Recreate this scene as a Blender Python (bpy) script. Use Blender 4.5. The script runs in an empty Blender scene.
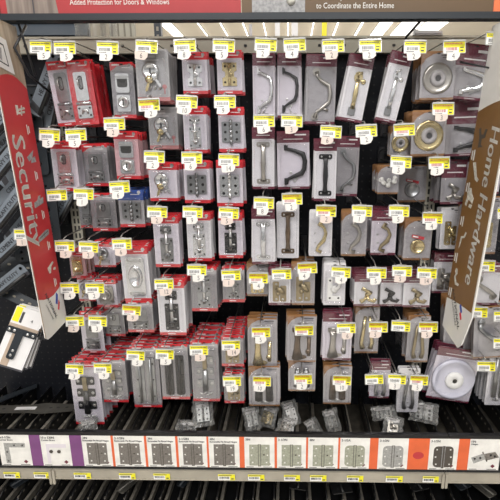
import bpy, math, random
from mathutils import Vector, Matrix, Euler
random.seed(7)
C = bpy.context.scene.collection
R = math.radians
# ------------------------------------------------------------------ camera
F = 430.0; CX = 284.0; EYE = 1.5
PITCH = 13.6; YAW = 0.8
cam_d = bpy.data.cameras.new('camera'); cam = bpy.data.objects.new('camera', cam_d); C.objects.link(cam)
cam_d.sensor_width = 36; cam_d.lens = F/500*36; cam_d.shift_x = -(CX-250)/500
cam_d.clip_start = 0.02; cam_d.clip_end = 60
cam.location = (0, 0, EYE); cam.rotation_euler = (R(90-PITCH), 0, R(YAW))
bpy.context.scene.camera = cam
CM = Euler((R(90-PITCH), 0, R(YAW))).to_matrix()
def at(px, py, Y):
    """world point on the vertical plane y = Y that shows at this place of the photo"""
    d = CM @ Vector(((px-CX)/F, (250-py)/F, -1))
    return Vector((0, 0, EYE)) + d*(Y/d.y)
def scale_at(px, py, Y):
    d = CM @ Vector(((px-CX)/F, (250-py)/F, -1))
    return (Y/d.y)/F
# ------------------------------------------------------------------ world, lights, exposure
sc = bpy.context.scene
sc.view_settings.view_transform = 'Standard'; sc.view_settings.look = 'None'
sc.view_settings.gamma = 1; sc.view_settings.exposure = 0.2
w = bpy.data.worlds.new('world'); sc.world = w; w.use_nodes = True
wn = w.node_tree; tcw = wn.nodes.new('ShaderNodeTexCoord'); sx0 = wn.nodes.new('ShaderNodeSeparateXYZ'); rw = wn.nodes.new('ShaderNodeValToRGB')
mr = wn.nodes.new('ShaderNodeMapRange'); mr.inputs['From Min'].default_value = -1; mr.inputs['From Max'].default_value = 1
wn.links.new(tcw.outputs['Generated'], sx0.inputs[0]); wn.links.new(sx0.outputs[2], mr.inputs['Value']); wn.links.new(mr.outputs['Result'], rw.inputs['Fac'])
els = rw.color_ramp.elements; els[0].position = .0; els[0].color = (.12, .115, .10, 1); els[1].position = 1; els[1].color = (1.0, .98, .94, 1)
for p_, v_ in ((.42, .16), (.5, .22), (.58, .9), (.64, .35), (.72, 1.2), (.8, .6)):
    q_ = els.new(p_); q_.color = (v_, v_*.98, v_*.95, 1)
wn.links.new(rw.outputs['Color'], wn.nodes['Background'].inputs[0])
wn.nodes['Background'].inputs[1].default_value = 1.0
def area(name, loc, rot, sx, sy, power, col=(1, .98, .95)):
    l = bpy.data.lights.new(name, 'AREA'); l.shape = 'RECTANGLE'; l.size = sx; l.size_y = sy
    l.energy = power; l.color = col
    o = bpy.data.objects.new(name, l); C.objects.link(o); o.location = loc; o.rotation_euler = rot
area('ceiling_tube_light', (-1.3, -0.6, 4.1), (R(12), 0, 0), 0.25, 3.4, 75)
area('ceiling_tube_light', (0.9, -0.6, 4.1), (R(12), 0, 0), 0.25, 3.4, 75)
area('ceiling_tube_light', (-0.2, -3.2, 4.1), (R(35), 0, 0), 4.5, 0.3, 110)
area('ceiling_bounce_fill', (0, 11, 4.15), (0, 0, 0), 14, 9, 520)  # added broad fill light; bounces off the floor to brighten the ceiling
WALL = 1.46       # front face of the peg panels
TIP = 1.19        # where the hooks end
FRONT = 1.15      # shelf edge
# ------------------------------------------------------------------ materials
MATS = {}
def mat(name, col, rough=.5, metal=0, var=0.0, scale=30, emit=None, coat=0, spec=.5, bump=0, bscale=60):
    if name in MATS: return MATS[name]
    m = bpy.data.materials.new(name); m.use_nodes = True; nt = m.node_tree
    b = nt.nodes['Principled BSDF']
    b.inputs['Base Color'].default_value = (*col, 1); b.inputs['Roughness'].default_value = rough
    b.inputs['Metallic'].default_value = metal; b.inputs['Coat Weight'].default_value = coat
    b.inputs['Specular IOR Level'].default_value = spec
    tc = nt.nodes.new('ShaderNodeTexCoord')
    if var:
        n = nt.nodes.new('ShaderNodeTexNoise'); n.inputs['Scale'].default_value = scale; n.inputs['Detail'].default_value = 3
        nt.links.new(tc.outputs['Object'], n.inputs['Vector'])
        r = nt.nodes.new('ShaderNodeValToRGB')
        r.color_ramp.elements[0].position = .3; r.color_ramp.elements[1].position = .7
        r.color_ramp.elements[0].color = (*[max(0, c*(1-var)) for c in col], 1)
        r.color_ramp.elements[1].color = (*[min(1, c*(1+var)) for c in col], 1)
        nt.links.new(n.outputs['Fac'], r.inputs['Fac']); nt.links.new(r.outputs['Color'], b.inputs['Base Color'])
    if bump:
        n2 = nt.nodes.new('ShaderNodeTexNoise'); n2.inputs['Scale'].default_value = bscale
        nt.links.new(tc.outputs['Object'], n2.inputs['Vector'])
        bp = nt.nodes.new('ShaderNodeBump'); bp.inputs['Strength'].default_value = bump; bp.inputs['Distance'].default_value = .004
        nt.links.new(n2.outputs['Fac'], bp.inputs['Height']); nt.links.new(bp.outputs['Normal'], b.inputs['Normal'])
    if emit:
        b.inputs['Emission Color'].default_value = (*col, 1); b.inputs['Emission Strength'].default_value = emit
    MATS[name] = m; return m
def plastic(name, tint, fac, rough, haze=0.0, bump=.35, bscale=45):
    m = bpy.data.materials.new(name); m.use_nodes = True; nt = m.node_tree; nt.nodes.clear()
    out = nt.nodes.new('ShaderNodeOutputMaterial'); tr = nt.nodes.new('ShaderNodeBsdfTransparent')
    tr.inputs[0].default_value = (*tint, 1)
    gl = nt.nodes.new('ShaderNodeBsdfGlossy'); gl.inputs['Roughness'].default_value = rough; gl.inputs[0].default_value = (1, 1, 1, 1)
    df = nt.nodes.new('ShaderNodeBsdfDiffuse'); df.inputs[0].default_value = (.6, .6, .6, 1)
    lw = nt.nodes.new('ShaderNodeLayerWeight'); lw.inputs['Blend'].default_value = .22
    mp = nt.nodes.new('ShaderNodeMapRange'); mp.inputs['To Min'].default_value = fac; mp.inputs['To Max'].default_value = .6
    m1 = nt.nodes.new('ShaderNodeMixShader'); m2 = nt.nodes.new('ShaderNodeMixShader')
    tc = nt.nodes.new('ShaderNodeTexCoord'); n = nt.nodes.new('ShaderNodeTexNoise'); n.inputs['Scale'].default_value = bscale
    n.inputs['Detail'].default_value = 2
    bp = nt.nodes.new('ShaderNodeBump'); bp.inputs['Strength'].default_value = bump; bp.inputs['Distance'].default_value = .006
    L = nt.links.new
    L(tc.outputs['Object'], n.inputs['Vector']); L(n.outputs['Fac'], bp.inputs['Height']); L(bp.outputs['Normal'], gl.inputs['Normal'])
    L(bp.outputs['Normal'], lw.inputs['Normal'])
    L(lw.outputs['Facing'], mp.inputs['Value']); L(mp.outputs['Result'], m1.inputs['Fac'])
    m2.inputs['Fac'].default_value = haze
    L(tr.outputs[0], m2.inputs[1]); L(df.outputs[0], m2.inputs[2]); L(m2.outputs[0], m1.inputs[1]); L(gl.outputs[0], m1.inputs[2])
    L(m1.outputs[0], out.inputs[0]); MATS[name] = m; return m
plastic('clear', (.98, .98, .99), .03, .10, .0)
plastic('pouch', (.86, .86, .85), .03, .25, .10, .5, 30)
plastic('sleeve', (.95, .95, .96), .05, .2, .15, .1)
mat('chrome', (.72, .73, .74), .2, .85, .1); mat('steel', (.34, .35, .36), .28, .85, .2)
mat('zinc', (.26, .265, .27), .3, .8, .25); mat('brass', (.60, .50, .28), .25, .85, .1)
mat('black', (.018, .018, .02), .35, .2, .2); mat('bronze', (.13, .09, .06), .35, .6, .2)
mat('antique', (.33, .27, .16), .35, .75, .2); mat('nickel', (.42, .40, .37), .28, .85, .1)
mat('white_part', (.82, .82, .80), .4); mat('glassy_white', (.60, .60, .70), .25, 0, coat=.5)
mat('hole', (.03, .03, .03), .6); mat('screw', (.6, .6, .6), .3, .9)
mat('red', (.60, .02, .03), .38, 0, .08); mat('red_dark', (.40, .03, .04), .4)
mat('maroon', (.13, .015, .035), .4, 0, .1); mat('brown_card', (.28, .135, .05), .45, 0, .08)
mat('card', (.68, .64, .69), .5, 0, .04); mat('card_white', (.74, .73, .74), .5, 0, .03)
mat('card_grey', (.42, .41, .42), .5, 0, .08); mat('card_pink', (.62, .38, .40), .5, 0, .05); mat('card_clam', (.27, .26, .27), .5, 0, .1); mat('card_dim', (.40, .385, .395), .5, 0, .05)
mat('blue_card', (.03, .08, .33), .4); mat('print_white', (.82, .81, .80), .5); mat('print_dark', (.05, .05, .06), .6)
mat('yellow', (.80, .74, .02), .45); mat('tag_white', (.80, .80, .78), .45, 0, .03); mat('paper', (.74, .72, .69), .7, 0, .04)
mat('paper_pink', (.68, .58, .53), .7, 0, .04)
mat('ink', (.07, .07, .08), .6); mat('tag_clear', (.50, .50, .50), .25, 0, coat=.4)
mat('wire', (.32, .31, .29), .3, .8); mat('wire_dark', (.04, .04, .045), .4, .3)
mat('beige', (.44, .42, .35), .5, 0, .06); mat('beige_dark', (.24, .22, .18), .5)
mat('shelf_black', (.009, .009, .010), .4, 0, .2, bump=.2); mat('rail_grey', (.022, .027, .034), .4, .2)
mat('tray_black', (.011, .011, .012), .33, .25, .3); mat('strap_steel', (.10, .095, .085), .4, .4, .2); mat('tray_edge', (.38, .35, .30), .38, .5, .3, 60)
mat('dim_floor', (.035, .031, .025), .5, 0, .5, 40)
mat('sign_red_darkened', (.37, .028, .034), .5, 0, .04); mat('sign_red', (.50, .035, .042), .45, 0, .04); mat('sign_brown', (.205, .105, .034), .45, 0, .04)  # overhead signs use the sign red darkened to offset stronger light up there
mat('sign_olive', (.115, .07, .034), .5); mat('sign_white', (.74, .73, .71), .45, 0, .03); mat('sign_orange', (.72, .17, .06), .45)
mat('icon_grey', (.30, .30, .31), .5, 0, .3, 120); mat('icon_light', (.56, .55, .50), .5, 0, .3, 120); mat('icon_dark', (.07, .06, .05), .5)
mat('purple', (.19, .06, .20), .4, 0, .12, 20); mat('orange', (.72, .13, .04), .4, 0, .1, 20)
mat('strip_white', (.78, .77, .74), .4, 0, .12, 28); mat('hinge_print', (.17, .155, .14), .5, 0, .25, 200)
mat('hinge_print_pale', (.33, .34, .27), .5, 0, .2, 150); mat('hinge_print_grey', (.33, .33, .32), .5, 0, .2, 150)
mat('channel', (.38, .35, .29), .4, .1, .12, 15); mat('blue_grey', (.11, .14, .18), .45, 0, .15, 8)
mat('wood_photo', (.20, .155, .13), .6, 0, .25, 12); mat('wood_light', (.42, .33, .26), .6, 0, .2, 14)
mat('strap_card', (.19, .22, .26), .45, 0, .1); mat('louvre', (.12, .145, .18), .45, 0, .05, 3)
mat('floor_tile', (.62, .59, .54), .3, 0, .05, 2)
mat('ceiling_paint', (.85, .78, .66), .7, 0, .03, 2); mat('tube_glow', (1, .97, .92), .5, emit=2.2)
mat('panel_white', (.75, .75, .75), .5); mat('joint_blue', (.03, .07, .35), .5); mat('joint_red', (.6, .03, .05), .5)
# wood with long grain for the sign photographs
def wood(name, a, b):
    m = mat(name, a); nt = m.node_tree; bs = nt.nodes['Principled BSDF']
    tc = nt.nodes.new('ShaderNodeTexCoord'); mp = nt.nodes.new('ShaderNodeMapping'); mp.inputs['Scale'].default_value = (60, 60, 5)
    n = nt.nodes.new('ShaderNodeTexNoise'); n.inputs['Scale'].default_value = 1.2; n.inputs['Detail'].default_value = 4
    r = nt.nodes.new('ShaderNodeValToRGB'); r.color_ramp.elements[0].color = (*a, 1); r.color_ramp.elements[1].color = (*b, 1)
    r.color_ramp.elements[0].position = .35; r.color_ramp.elements[1].position = .65
    nt.links.new(tc.outputs['Object'], mp.inputs['Vector']); nt.links.new(mp.outputs['Vector'], n.inputs['Vector'])
    nt.links.new(n.outputs['Fac'], r.inputs['Fac']); nt.links.new(r.outputs['Color'], bs.inputs['Base Color'])
wood('grain_grey', (.15, .115, .10), (.27, .22, .19)); wood('grain_tan', (.30, .23, .17), (.48, .39, .30))
# pegboard: black with small punched holes every inch
def pegboard():
    m = mat('pegboard', (.012, .013, .016), .5); nt = m.node_tree; bs = nt.nodes['Principled BSDF']; L = nt.links.new
    tc = nt.nodes.new('ShaderNodeTexCoord'); sp = nt.nodes.new('ShaderNodeSeparateXYZ'); L(tc.outputs['Object'], sp.inputs[0])
    def mth(op, a, b=None, v=None):
        n = nt.nodes.new('ShaderNodeMath'); n.operation = op; L(a, n.inputs[0])
        if b is not None: L(b, n.inputs[1])
        if v is not None: n.inputs[1].default_value = v
        return n.outputs[0]
    def cell(s):
        d = mth('DIVIDE', s, v=.0254); f = mth('FRACT', d); c = mth('SUBTRACT', f, v=.5); return mth('MULTIPLY', c, c)
    s = mth('ADD', cell(sp.outputs[0]), cell(sp.outputs[2])); k = mth('LESS_THAN', s, v=.012)
    mx = nt.nodes.new('ShaderNodeMix'); mx.data_type = 'RGBA'; L(k, mx.inputs['Factor'])
    mx.inputs['A'].default_value = (.007, .008, .012, 1); mx.inputs['B'].default_value = (.03, .03, .032, 1)
    bs.inputs['Specular IOR Level'].default_value = .25
    L(mx.outputs['Result'], bs.inputs['Base Color'])
pegboard()
# ------------------------------------------------------------------ mesh builder
class MB:
    def __init__(s): s.v = []; s.f = []; s.m = []; s.sm = []; s.names = []
    def mi(s, name):
        if name not in s.names: s.names.append(name)
        return s.names.index(name)
    def add(s, vs, fs, m, smooth=False, T=None):
        o = len(s.v); k = s.mi(m)
        for p in vs: s.v.append(T @ Vector(p) if T else Vector(p))
        for f in fs: s.f.append([i+o for i in f]); s.m.append(k); s.sm.append(smooth)
        return s
    def box(s, x0, x1, y0, y1, z0, z1, m, T=None):
        vs = [(x0,y0,z0),(x1,y0,z0),(x1,y1,z0),(x0,y1,z0),(x0,y0,z1),(x1,y0,z1),(x1,y1,z1),(x0,y1,z1)]
        return s.add(vs, [(0,1,5,4),(1,2,6,5),(2,3,7,6),(3,0,4,7),(4,5,6,7),(3,2,1,0)], m, T=T)
    def prism(s, pts, y0, y1, m, T=None):
        """outline in x-z, thickness along y (y0 the front)"""
        n = len(pts)
        a = sum(pts[i][0]*pts[(i+1) % n][1]-pts[(i+1) % n][0]*pts[i][1] for i in range(n))
        if a < 0: pts = pts[::-1]
        vs = [(x, y0, z) for x, z in pts]+[(x, y1, z) for x, z in pts]
        fs = [list(range(n)), list(range(2*n-1, n-1, -1))]+[(i+n, (i+1) % n+n, (i+1) % n, i) for i in range(n)]
        return s.add(vs, fs, m, T=T)
    def tube(s, P, r, m, n=8, T=None, flat=1.0):
        P = [Vector(p) for p in P]; k = len(P); rs = r if isinstance(r, (list, tuple)) else [r]*k
        vs = []; fs = []; up = None
        for i, p in enumerate(P):
            t = (P[min(i+1, k-1)]-P[max(i-1, 0)]).normalized()
            if up is None:
                up = Vector((0, 1, 0)) if abs(t.y) < .9 else Vector((0, 0, 1))
            a = (up-t*up.dot(t)).normalized(); b = t.cross(a); up = a
            for j in range(n):
                q = 2*math.pi*j/n; vs.append(p+(a*math.cos(q)*flat+b*math.sin(q))*rs[i])
        for i in range(k-1):
            for j in range(n): fs.append((i*n+j, i*n+(j+1) % n, (i+1)*n+(j+1) % n, (i+1)*n+j))
        fs += [list(range(n))[::-1], list(range((k-1)*n, k*n))]
        return s.add(vs, fs, m, True, T)
    def lathe(s, prof, m, c=(0, 0, 0), n=24, T=None, sx=1, sz=1):
        """profile of (radius, forward) turned about the y axis through c; forward is towards -y"""
        vs = []; fs = []; k = len(prof)
        for r, d in prof:
            for j in range(n):
                q = 2*math.pi*j/n; vs.append((c[0]+r*math.cos(q)*sx, c[1]-d, c[2]+r*math.sin(q)*sz))
        for i in range(k-1):
            for j in range(n): fs.append((i*n+j, i*n+(j+1) % n, (i+1)*n+(j+1) % n, (i+1)*n+j))
        fs += [list(range((k-1)*n, k*n)), list(range(n))[::-1]]
        return s.add(vs, fs, m, True, T)
    def mesh(s, name):
        me = bpy.data.meshes.new(name); me.from_pydata([tuple(v) for v in s.v], [], s.f)
        for nme in s.names: me.materials.append(MATS[nme])
        me.polygons.foreach_set('material_index', s.m); me.polygons.foreach_set('use_smooth', s.sm)
        me.update(); return me
    def build(s, name, parent=None, loc=(0, 0, 0), rot=(0, 0, 0)):
        o = bpy.data.objects.new(name, s.mesh(name)); C.objects.link(o); o.location = loc; o.rotation_euler = rot
        if parent: o.parent = parent
        return o
TXT = {}
def text_geo(t, size=1.0):
    """outline mesh of a text centred on the origin in the x-z plane, facing -y; returns verts, faces"""
    if t not in TXT:
        cu = bpy.data.curves.new('t', 'FONT'); cu.body = t; cu.size = 1; cu.align_x = 'CENTER'; cu.align_y = 'CENTER'; cu.resolution_u = 2
        o = bpy.data.objects.new('t', cu); C.objects.link(o); dg = bpy.context.evaluated_depsgraph_get()
        me = bpy.data.meshes.new_from_object(o.evaluated_get(dg))
        TXT[t] = ([tuple(v.co) for v in me.vertices], [tuple(p.vertices) for p in me.polygons])
        bpy.data.objects.remove(o); bpy.data.meshes.remove(me); bpy.data.curves.remove(cu)
    vs, fs = TXT[t]; return [(x*size, 0, y*size) for x, y, z in vs], fs
def put_text(mb, t, size, m, x, y, z, T=None, bold=0, sx=1):
    vs, fs = text_geo(t, size)
    for dx in ([0] if not bold else [-bold, 0, bold]):
        mb.add([(a*sx+x+dx, y, c+z) for a, b, c in vs], fs, m, T=T)
def empty(name, loc, rot=(0, 0, 0)):
    o = bpy.data.objects.new(name, None); C.objects.link(o); o.location = loc; o.rotation_euler = rot; o.empty_display_size = .02; return o
def tag(o, label=None, cat=None, group=None, kind=None):
    if label: o['label'] = label
    if cat: o['category'] = cat
    if group: o['group'] = group
    if kind: o['kind'] = kind
    return o
def copy_tree(o, parent=None):
    c = o.copy(); C.objects.link(c); c.parent = parent
    for ch in list(o.children): copy_tree(ch, c)
    return c
def arc(cx, cz, r, a0, a1, n=8, rz=None):
    rz = rz or r
    return [(cx+r*math.cos(R(a0+(a1-a0)*i/n)), cz+rz*math.sin(R(a0+(a1-a0)*i/n))) for i in range(n+1)]
def rrect(x0, x1, z0, z1, r, n=3):
    return arc(x1-r, z0+r, r, -90, 0, n)+arc(x1-r, z1-r, r, 0, 90, n)+arc(x0+r, z1-r, r, 90, 180, n)+arc(x0+r, z0+r, r, 180, 270, n)
# ------------------------------------------------------------------ structure
s = MB(); s.box(-2.6, 2.4, WALL, WALL+.012, .0, 1.80, 'pegboard'); tag(s.build('wall_back'), kind='structure')
s = MB(); s.box(-6, 6, -4.5, 16, -.02, 0, 'floor_tile'); tag(s.build('floor'), kind='structure')
CEIL = 4.3
s = MB(); s.box(-12, 12, -6, 20, CEIL, CEIL+.05, 'ceiling_paint'); tag(s.build('ceiling'), kind='structure')
s = MB(); s.box(-12, 12, 19.5, 19.6, 0, CEIL, 'ceiling_paint'); tag(s.build('wall_far'), kind='structure')
# tube lights run away from the wall, in a row over the next aisles
dz = CEIL-EYE
for i, (px, wd) in enumerate([(163, .26), (196, .03), (219, .03), (242, .03), (263, .03), (288, .03), (314, .03), (339, .04), (364, .05), (388, .3), (415, .5), (440, .5)]):
    Yp = dz/.262; X = at(px, 20, Yp).x
    e = empty('ceiling_light', (X, 11, CEIL))
    tag(e, f'lit ceiling tube seen above the rail, {["leftmost", "second", "third", "fourth", "fifth", "sixth", "seventh", "eighth", "ninth", "tenth", "eleventh", "rightmost"][i]} from left', 'ceiling light', 'ceiling tube lights over the next aisle')
    h = MB(); h.box(-wd/2, wd/2, -4, 5, -.03, 0, 'panel_white'); h.build('housing', e)
    h = MB(); h.tube([(0, -4, -.045), (0, 5, -.045)], wd/2, 'tube_glow', 8, flat=.25); h.build('tube', e)
# louvred back of the next aisle, seen at the upper left
e = empty('slatted_panel', (at(50, 30, 3.2).x, 3.2, 0)); tag(e, 'blue grey slatted panel standing behind the rail at upper left', 'panel')
zb = at(50, 45, 3.2).z; zt = at(50, 8, 3.2).z; x0 = at(-40, 30, 3.2).x-e.location.x; x1 = at(87, 30, 3.2).x-e.location.x
h = MB(); h.box(x0, x1, .03, .05, 0, zt, 'rail_grey'); h.build('back_sheet', e)
k = 0; z = zb-.1
h = MB()
while z < zt:
    h.add([(x0, 0, z), (x1, 0, z), (x1, .028, z+.075), (x0, .028, z+.075), (x0, .029, z), (x1, .029, z)], [(0, 1, 2, 3), (4, 5, 1, 0)], 'louvre'); z += .082
h.build('slat_face', e)
# clear plastic roll and pale frame beyond the rail
def standing(name, px0, px1, pyt, Y, m, label, cat, th=.01, zbase=None):
    a = at(px0, pyt, Y); b = at(px1, pyt, Y); h = MB(); z0 = (zbase if zbase is not None else 1.82)
    h.prism(rrect(-(b.x-a.x)/2, (b.x-a.x)/2, 0, a.z-z0, min(.004, (b.x-a.x)*.2)), 0, th, m)
    o = h.build(name, None, ((a.x+b.x)/2, Y, z0)); tag(o, label, cat); return o
# rail along the top of the peg wall
za = at(290, 53, WALL-.02).z; zb2 = at(290, 38.5, WALL-.02).z
xl = at(21, 45, WALL-.02).x; xr = at(640, 45, WALL-.02).x
h = MB(); h.box(xl-.6, xr, WALL-.022, WALL-.001, za, zb2, 'beige'); h.box(xl-.6, xr, WALL-.026, WALL+.03, zb2, zb2+.006, 'beige')
X = xl-.6
while X < xr:
    h.prism(rrect(X, X+.009, (za+zb2)/2-.003, (za+zb2)/2+.004, .002), WALL-.0235, WALL-.0215, 'hole'); X += .0762
tag(h.build('trim_1'), kind='structure')
# slotted uprights
for nm, pxs in (('trim_2', 74), ('trim_3', 430)):
    X = at(pxs, 195, WALL-.015).x; h = MB()
    h.box(X-.017, X+.017, WALL-.018, WALL, .1, za, 'beige')
    z = .15
    while z < za-.03:
        for dx in (-.0065, .0065): h.box(X+dx-.003, X+dx+.003, WALL-.019, WALL-.0175, z, z+.017, 'hole')
        z += .0254
    tag(h.build(nm), kind='structure')
# ------------------------------------------------------------------ overhead sign and its bar
YH = 1.17
def hx(px): return at(px, 14, YH).x
zbar0 = at(250, 20.3, YH).z; zbar1 = at(250, 13.2, YH).z; ztop = zbar1+.16
e = empty('sign_rail', (0, YH, zbar0)); tag(e, 'long dark grey metal rail carrying the overhead sign panels', 'rail')
h = MB(); h.box(hx(-60), hx(560), -.006, .022, 0, zbar1-zbar0, 'rail_grey'); h.box(hx(-60), hx(560), -.009, -.006, 0, .003, 'rail_grey'); h.build('bar', e)
X = at(404.5, 30, YH+.2).x; h = MB(); h.tube([(0, .0, .0), (0, .13, -.005), (0, .20, -.075)], .0035, 'wire_dark', 6)
tag(h.build('support_rod', None, (X, YH+.045, zbar0+.006)), 'thin black rod from the sign rail down to the wall rail', 'rod')
def sign(px0, px1, m, label):
    e = empty('overhead_sign', ((hx(px0)+hx(px1))/2, YH+.004, zbar1)); tag(e, label, 'sign', 'overhead sign panels')
    wd = hx(px1)-hx(px0); h = MB(); h.box(-wd/2+.0005, wd/2-.0005, 0, .008, 0, .16, m); h.build('board', e); return e, wd
def uu(px, e): return hx(px)-e.location.x
e, wd = sign(0, 241, 'sign_red_darkened', 'red overhead sign about protection for doors and windows')
h = MB(); h.prism([(uu(7, e), 0), (uu(58, e), 0), (uu(50, e), .16), (uu(5, e), .16)], -.0008, 0, 'grain_grey'); h.box(uu(33, e), uu(34.2, e), -.0012, -.0008, 0, .16, 'print_dark'); h.build('wood_picture', e)
h = MB(); put_text(h, 'Added Protection for Doors & Windows', .0185, 'sign_white', uu(120, e), -.0012, .0270, sx=.80); h.build('lettering', e)
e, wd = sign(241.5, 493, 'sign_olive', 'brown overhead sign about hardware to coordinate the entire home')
h = MB(); h.box(uu(252, e), uu(305, e), -.0008, 0, .003, .16, 'icon_grey'); h.lathe([(.001, .008), (.008, .007), (.011, 0)], 'icon_light', (uu(291, e), -.001, .028), 14); h.build('picture', e)
h = MB(); put_text(h, 'to Coordinate the Entire Home', .0185, 'sign_white', uu(355, e), -.0012, .0165, sx=.80); h.build('lettering', e); h = MB()
put_text(h, 'A Variety of Functional & Decorative Hardware', .0185, 'sign_white', uu(378, e), -.0012, .0370, sx=.80); h.build('lettering', e)
e, wd = sign(493.5, 600, 'sign_orange', 'orange overhead sign at the right edge')
e, wd = sign(-120, -.5, 'sign_red_darkened', 'red overhead sign cut by the left edge')
# ------------------------------------------------------------------ things beyond and on the rail
zr = zb2+.006
def wallcard(px0, px1, pyt, m, label, Y=WALL+.02):
    a = at(px0, pyt, Y); b = at(px1, pyt, Y); h = MB(); hw = (b.x-a.x)/2
    h.prism(rrect(-hw, hw, 0, a.z-zr, .003), -.0015, .0015, m); h.box(-hw*.8, hw*.8, -.008, .008, 0, .004, 'tag_clear')
    tag(h.build('card_holder', None, ((a.x+b.x)/2, Y, zr)), label, 'card holder')
wallcard(249, 252, 24, 'card_grey', 'slim grey upright card holder on the rail, leftmost')
wallcard(275, 280, 21.5, 'panel_white', 'white upright card holder on the rail above the fourth pull tag')
wallcard(291.5, 298, 22.5, 'card_white', 'wider pale upright card holder on the rail near centre')
wallcard(322, 327, 21.5, 'yellow', 'yellow upright card holder standing on the rail')
a = at(423, 38, WALL+.02); h = MB(); h.prism([(-.045, 0), (.045, 0), (.043, .012), (-.03, .014), (-.043, .02)], -.03, .03, 'tag_clear'); h.box(-.04, .04, -.032, -.03, .004, .007, 'card_dim')
tag(h.build('sign_clip', None, (a.x, WALL+.0, zr)), 'flat grey sign clip lying on the rail above the white pull', 'clip')
# plastic roll and perforated post behind
a = at(101, 30, 2.0); h = MB(); h.tube([(-.05, 0, 0), (-.04, 0, .35), (-.02, 0, .7)], [.062, .062, .055], 'pouch', 14); h.tube([(.045, -.02, 0), (.03, -.02, .7)], [.03, .04], 'pouch', 12)
tag(h.build('plastic_roll', None, (a.x, 2.0, at(101, 44, 2.0).z-.1)), 'upright roll of shiny clear plastic behind the rail', 'roll')
a = at(122, 30, 2.6); h = MB(); h.box(-.07, .07, 0, .02, 0, 1, 'beige')
for i in range(4): h.box(-.06+.035*i, -.052+.035*i, -.004, 0, 0, 1, 'beige_dark')
tag(h.build('ribbed_board', None, (a.x, 2.6, at(120, 44, 2.6).z-.2)), 'beige ribbed board standing beyond the rail beside the plastic roll', 'board')
a = at(157.5, 30, 1.62); h = MB(); h.box(-.012, .012, 0, .02, 0, .5, 'rail_grey')
for i in range(18): h.box(-.004, .004, -.001, 0, .01+.0254*i, .023+.0254*i, 'beige_dark')
tag(h.build('slotted_post', None, (a.x, 1.62, 1.7)), 'dark slotted steel post rising behind the rail', 'post')
# ------------------------------------------------------------------ shelf, dividers, label strip
zl1 = at(290, 432.5, FRONT).z; zs1 = at(290, 436.5, FRONT-.004).z; zs0 = at(290, 467, FRONT-.004).z; zc1 = at(290, 471, FRONT-.006).z; zc0 = at(290, 480, FRONT-.006).z
XL = at(-60, 440, FRONT).x; XR = at(570, 440, FRONT).x
TRAY = EYE-.955
jl = at(54, 470, FRONT).x; jr = at(444, 470, FRONT).x
ONES = 'first second third fourth fifth sixth seventh eighth ninth tenth eleventh twelfth thirteenth fourteenth fifteenth sixteenth seventeenth eighteenth nineteenth'.split()
def ordw(i):
    n = i+1
    if n < 20: return ONES[n-1]
    return {2: 'twentieth', 3: 'thirtieth', 4: 'fortieth'}[n//10] if n % 10 == 0 else {2: 'twenty', 3: 'thirty', 4: 'forty'}[n//10]+'-'+ONES[n % 10-1]
for (a_, b_, lab) in ((XL, jl, 'black shelf at left, under the flat strap hinges'), (jl, jr, 'long black central shelf behind the strip of hinge pictures'), (jr, XR, 'black shelf at right, past the upright joint')):
    e = empty('shelf', ((a_+b_)/2, FRONT, TRAY)); tag(e, lab, 'shelf', 'wall shelves'); hw = (b_-a_)/2-.0012
    h = MB(); h.box(-hw, hw, .004, WALL-FRONT-.004, -.012, 0, 'dim_floor'); h.build('deck', e)
    h = MB(); h.box(-hw, hw, 0, .006, zs0-TRAY-.006, zl1-TRAY, 'tray_black'); h.box(-hw, hw, -.008, 0, zs1-TRAY, zl1-TRAY, 'tray_black'); h.box(-hw, hw, -.009, 0, zs0-TRAY-.006, zs0-TRAY, 'tray_black'); h.build('front_lip', e)
    h = MB(); h.box(-hw, hw, -.010, .006, zc0-TRAY, zc1-TRAY, 'channel'); h.box(-hw, hw, -.0125, -.010, zc0-TRAY, zc0-TRAY+.004, 'channel'); h.box(-hw, hw, -.0115, -.010, zc1-TRAY-.003, zc1-TRAY, 'channel'); h.box(-hw, hw, -.004, .006, zc1-TRAY, zs0-TRAY-.006, 'rail_grey')
    for sg in (-1, 1): h.prism(rrect(sg*(hw-.004)-.004, sg*(hw-.004)+.004, zc0-TRAY-.017, zc1-TRAY, .003), -.016, -.0125, 'channel')
    h.build('price_channel', e)
# perforated black dividers
xs = []
X = XL+.02; i = 0
def divider():
    e = empty('shelf_divider', (0, 0, 0)); D = WALL-FRONT-.02; H = .062
    h = MB()
    pts = [(0, 0), (D, 0), (D, H*1.1), (D*.3, H), (0.004, H*.55)]
    vs = [(-.0016, y, z) for y, z in pts]+[(.0016, y, z) for y, z in pts]; n = len(pts)
    h.add(vs, [list(range(n)), list(range(n, 2*n))[::-1]]+[(q, q+n, (q+1) % n+n, (q+1) % n) for q in range(n)], 'tray_black')
    for q in range(9):
        y = .03+q*.028; zz = H*.72
        for sg in (-1, 1): h.box(sg*.0017-.0002, sg*.0017+.0002, y, y+.008, zz, zz+.006, 'tray_edge')
    h.build('plate', e)
    h = MB(); h.tube([(0, .004, H*.55), (0, D*.3, H), (0, D, H*1.1)], .0025, 'tray_black', 6); h.build('top_edge', e)
    h = MB(); h.box(.006, .016, .01, D-.02, 0, .022, 'tray_edge'); h.build('runner', e)
    return e
first = divider(); used = False
for level, zz in ((0, TRAY), (1, TRAY-.235)):
    i = 0
    X = XL+.015
    while X < XR:
        o = first if not used else copy_tree(first); used = True
        o.location = (X, FRONT+.009, zz+.0005); 
        tag(o, (f'black perforated divider on the upper shelf, {ordw(i)} from left' if level == 0 else f'black perforated divider below the price channel, {ordw(i)} from left'), 'divider', 'shelf dividers')
        X += random.uniform(.050, .070); i += 1
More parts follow.
